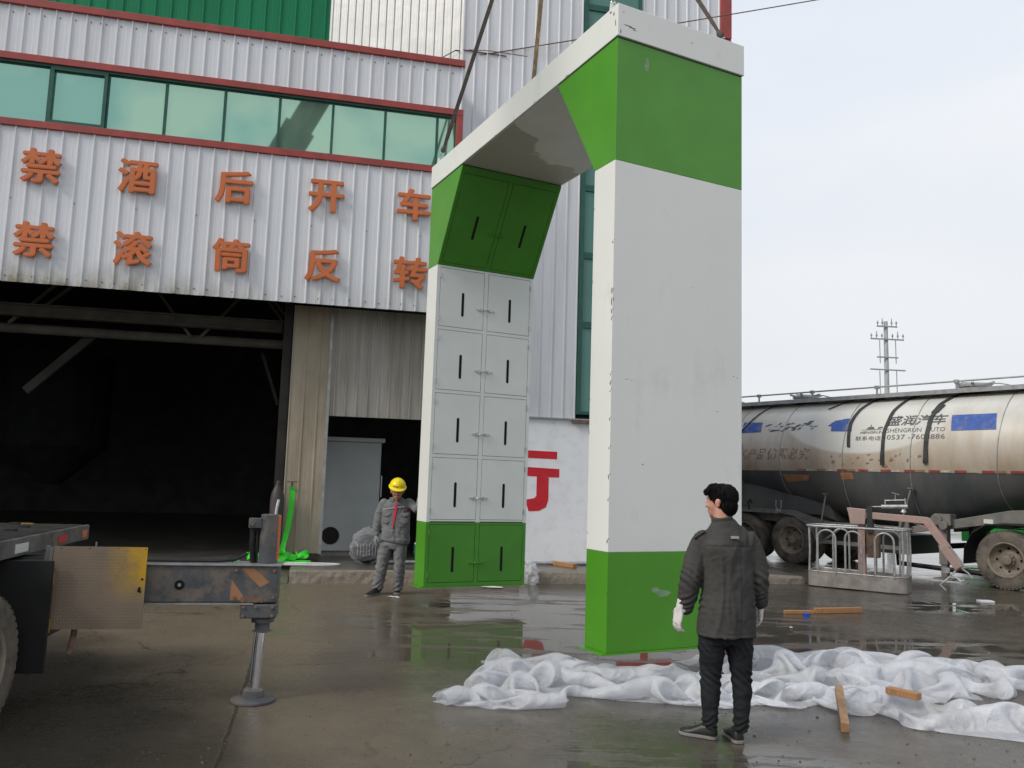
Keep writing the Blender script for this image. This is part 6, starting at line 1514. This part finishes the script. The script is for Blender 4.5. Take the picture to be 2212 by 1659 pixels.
# helmet
Th = Matrix.Translation(hc+Vector((-.002, .005, .040))) @ (Rm_ @ Matrix.Rotation(R(-13), 3, 'X') @ Matrix.Rotation(R(-4), 3, 'Y')).to_4x4()
b = MB(); vs = []; nk_, ni = 40, 14
for i in range(ni+1):
    th = math.pi/2*i/ni; rr = math.cos(th); zz = math.sin(th)
    for k in range(nk_):
        ph = 2*math.pi*k/nk_; rid = 1+.02*math.exp(-(math.sin(ph)*rr/.12)**2)*(1 if zz > .3 else 0)
        vs.append(Th @ Vector((.118*rr*math.sin(ph)*rid, .138*rr*math.cos(ph)*rid-.005, .045+.118*zz*rid)))
for (kx, dz) in ((1.0, -.012), (1.0, 0)):
    pass
b.add(vs, [(i*nk_+k, i*nk_+(k+1) % nk_, (i+1)*nk_+(k+1) % nk_, (i+1)*nk_+k) for i in range(ni) for k in range(nk_)])
vs = []
for (ex, dz) in ((0, .008), (1, -.004), (1, -.010), (0, -.004)):
    for k in range(nk_):
        ph = 2*math.pi*k/nk_; br = (.016+.036*max(0, math.cos(ph))**2)*ex
        vs.append(Th @ Vector(((.118+br*.8)*math.sin(ph), (.138+br)*math.cos(ph)-.005, .045+dz-(.010*max(0, math.cos(ph)) if ex else 0))))
b.add(vs, [(i*nk_+k, i*nk_+(k+1) % nk_, (i+1)*nk_+(k+1) % nk_, (i+1)*nk_+k) for i in range(3) for k in range(nk_)])
hm = b.build('hard_hat', 'helmet', wk, smooth=True)
tv, tf = text_verts('泰州建筑', .026, .01)
cxm = max(v.x for v in tv)/2
def hp(v):
    ph = (v.x-cxm)/.138-.28; z = .020+v.y; rr = math.sqrt(max(0, 1-(z/.118)**2)); return Th @ Vector((-.1215*rr*math.sin(ph), .1415*rr*math.cos(ph)-.005, .045+z))
b = MB(); b.add([hp(v) for v in tv], tf); b.build('hat_lettering', 'inkdark', hm)
# jacket
b = MB()
loft(b, [(wp(500, 885), .205, .135), (wp(505, 860), .212, .140), (wp(507, 760), .205, .138), (wp(510, 640), .203, .135), (wp(515, 540), .205, .130), (wp(516, 480), .198, .12), (wp(516, 445), .150, .10), (wp(516, 420), .09, .08)], sq=.4, n_=26)
capsule(b, [wp(385, 475), wp(335, 590, .02), wp(318, 680, .02), wp(300, 745, .0), wp(300, 800, -.02)], [.075, .076, .074, .066, .048])
capsule(b, [wp(645, 470), wp(690, 500, -.06), wp(728, 535, -.13), wp(742, 520, -.18)], [.075, .068, .060, .05])
wf = lambda c, n_: wrinkle(c, n_, .007, 8, (1.2, 1, 1), 2)+wrinkle(c, n_, .0035, 17, (1, 1, 1.5), 6)+(bands(c, wp(300, 740).z, .07, 130, .008, .7) if c.x < wp(370, 600).x else 0)+(bands(c, wp(500, 850).z, .03, 90, .004) if c.x > wp(370, 600).x else 0)
wj = fuse(b, 'jacket', 'workwear', wk, vox=.009, sm=4, folds=wf)
def front_y(cx, cy): return wp(cx, cy).y-.155
b = MB(); ccl = wp(516, 418)
loft(b, [(ccl+Vector((0, .0, -.03)), .088, .082), (ccl+Vector((0, .01, .01)), .078, .074)], n_=18); fuse(b, 'collar', 'workwear', wj, vox=.007, sm=1)
for s_ in (-1, 1):
    b = MB(); q = wp(516+s_*40, 432, -.085); b.prism([q+Vector((-s_*.03, -.015, .02)), q+Vector((s_*.045, .0, .035)), q+Vector((s_*.05, -.02, -.012)), q+Vector((-s_*.005, -.03, -.03))], (0, .012, 0)); b.build('collar_flap', 'workwear', wj, bevel=.003)
def strip(name, m, pts, w_, dy=.0, parent=wj):
    """thin cloth strip laid on the jacket front"""
    b = MB(); vs = []
    for cx, cy in pts:
        base = wp(cx, cy); u = (base.x-wp(512, cy).x)/.205; yy_ = -.137*math.sqrt(max(0.02, 1-min(.97, abs(u))**2.4))-.006+dy
        c = Vector((base.x, yy_, base.z)); vs.append(c)
    out = []
    for i, c in enumerate(vs):
        t_ = (vs[min(i+1, len(vs)-1)]-vs[max(i-1, 0)]).normalized(); n__ = Vector((0, -1, 0)); s__ = t_.cross(n__).normalized()
        ww_ = w_[i]/2 if isinstance(w_, (list, tuple)) else w_/2
        out += [c-s__*ww_, c+s__*ww_, c+s__*ww_+Vector((0, .012, 0)), c-s__*ww_+Vector((0, .012, 0))]
    b.add(out, [(i*4+k, i*4+(k+1) % 4, i*4+4+(k+1) % 4, i*4+4+k) for i in range(len(vs)-1) for k in range(4)]+[(0, 1, 2, 3), tuple(len(out)-4+k for k in range(4))])
    return b.build(name, m, parent)
strip('red_placket', 'redtrim', [(530, 455), (528, 490), (518, 540), (508, 600), (500, 660), (488, 740)], [.012, .03, .034, .028, .024, .006], -.004)
strip('reflective_stripe', 'reflstripe', [(370, 535), (400, 530), (440, 524), (480, 518), (512, 514)], .018)
strip('reflective_stripe', 'reflstripe', [(530, 512), (570, 508), (610, 504), (655, 498)], .018)
for cx in (420, 612):
    b = MB(); c0, c1 = wp(cx-42, 600), wp(cx+44, 660); y_ = -.132
    b.prism([Vector((c0.x, y_+.02*(cx < 500), wp(0, 585).z)), Vector((c1.x, y_+.02*(cx > 500), wp(0, 585).z)), Vector((c1.x, y_+.02*(cx > 500), wp(0, 650).z)), Vector(((c0.x+c1.x)/2, y_-.006, wp(0, 668).z)), Vector((c0.x, y_+.02*(cx < 500), wp(0, 650).z))], (0, .02, 0)); b.build('chest_pocket', 'workwear', wj, bevel=.004)
    b = MB(); b.prism([Vector((c0.x-.004, y_-.006+.02*(cx < 500), wp(0, 552).z)), Vector((c1.x+.004, y_-.006+.02*(cx > 500), wp(0, 548).z)), Vector((c1.x+.004, y_-.008+.02*(cx > 500), wp(0, 575).z)), Vector(((c0.x+c1.x)/2, y_-.014, wp(0, 592).z)), Vector((c0.x-.004, y_-.008+.02*(cx < 500), wp(0, 578).z))], (0, .02, 0)); fl_ = b.build('pocket_flap', 'workwear', wj, bevel=.003)
strip('red_piping', 'redtrim', [(378, 575), (400, 580), (414, 582)], .010, -.008)
strip('red_piping', 'redtrim', [(618, 552), (640, 544), (657, 540)], .010, -.008)
# trousers
b = MB()
loft(b, [(wp(485, 850), .165, .115), (wp(482, 910), .178, .120), (wp(480, 960), .172, .112)], n_=22)
loft(b, [(wp(400, 900), .102, .112), (wp(385, 1000, -.01), .100, .108), (wp(365, 1100, -.02), .090, .096), (wp(350, 1180, -.03), .088, .092), (wp(335, 1260, -.02), .086, .088), (wp(318, 1340, -.02), .080, .082), (wp(305, 1400, -.02), .074, .080)], n_=20)
loft(b, [(wp(555, 900), .102, .112), (wp(552, 1000, -.01), .096, .104), (wp(549, 1100, -.02), .086, .094), (wp(547, 1180, -.02), .082, .09), (wp(542, 1260, .0), .078, .084), (wp(535, 1340, .03), .072, .078), (wp(532, 1398, .05), .068, .078)], n_=20)
z1_, z2_ = wp(400, 1150).z, wp(320, 1350).z
fuse(b, 'trousers', 'workwear', wk, vox=.009, sm=4, folds=lambda c, n_: wrinkle(c, n_, .007, 9, (1, 1, 1.1), 9)+wrinkle(c, n_, .003, 18, (1, 1, 1.5), 3)+bands(c, z1_, .08, 70, .006, 1.0)+bands(c, z2_, .07, 80, .007, -.9, 4))
h1 = gnd(817, 1284)-WK; t1 = gnd(791, 1289)-WK
shoe(wk, Vector((h1.x, h1.y+.05, 0)), Vector((t1.x, t1.y-.02, 0)), sz=1.12)
h2 = gnd(862, 1281)-WK
shoe(wk, Vector((h2.x-.04, .22, 0)), Vector((h2.x+.0, -.04, 0)), sz=1.12)
hand(wk, wp(295, 815, -.03), (-.05, -.25, -1), (.8, .5, .1), 1.05, 'gloveG', .45, thumb_side=1)
hand(wk, wp(738, 505, -.21), (.10, -.35, 1), (1, .2, .05), 1.05, 'gloveG', .12, thumb_side=-1)
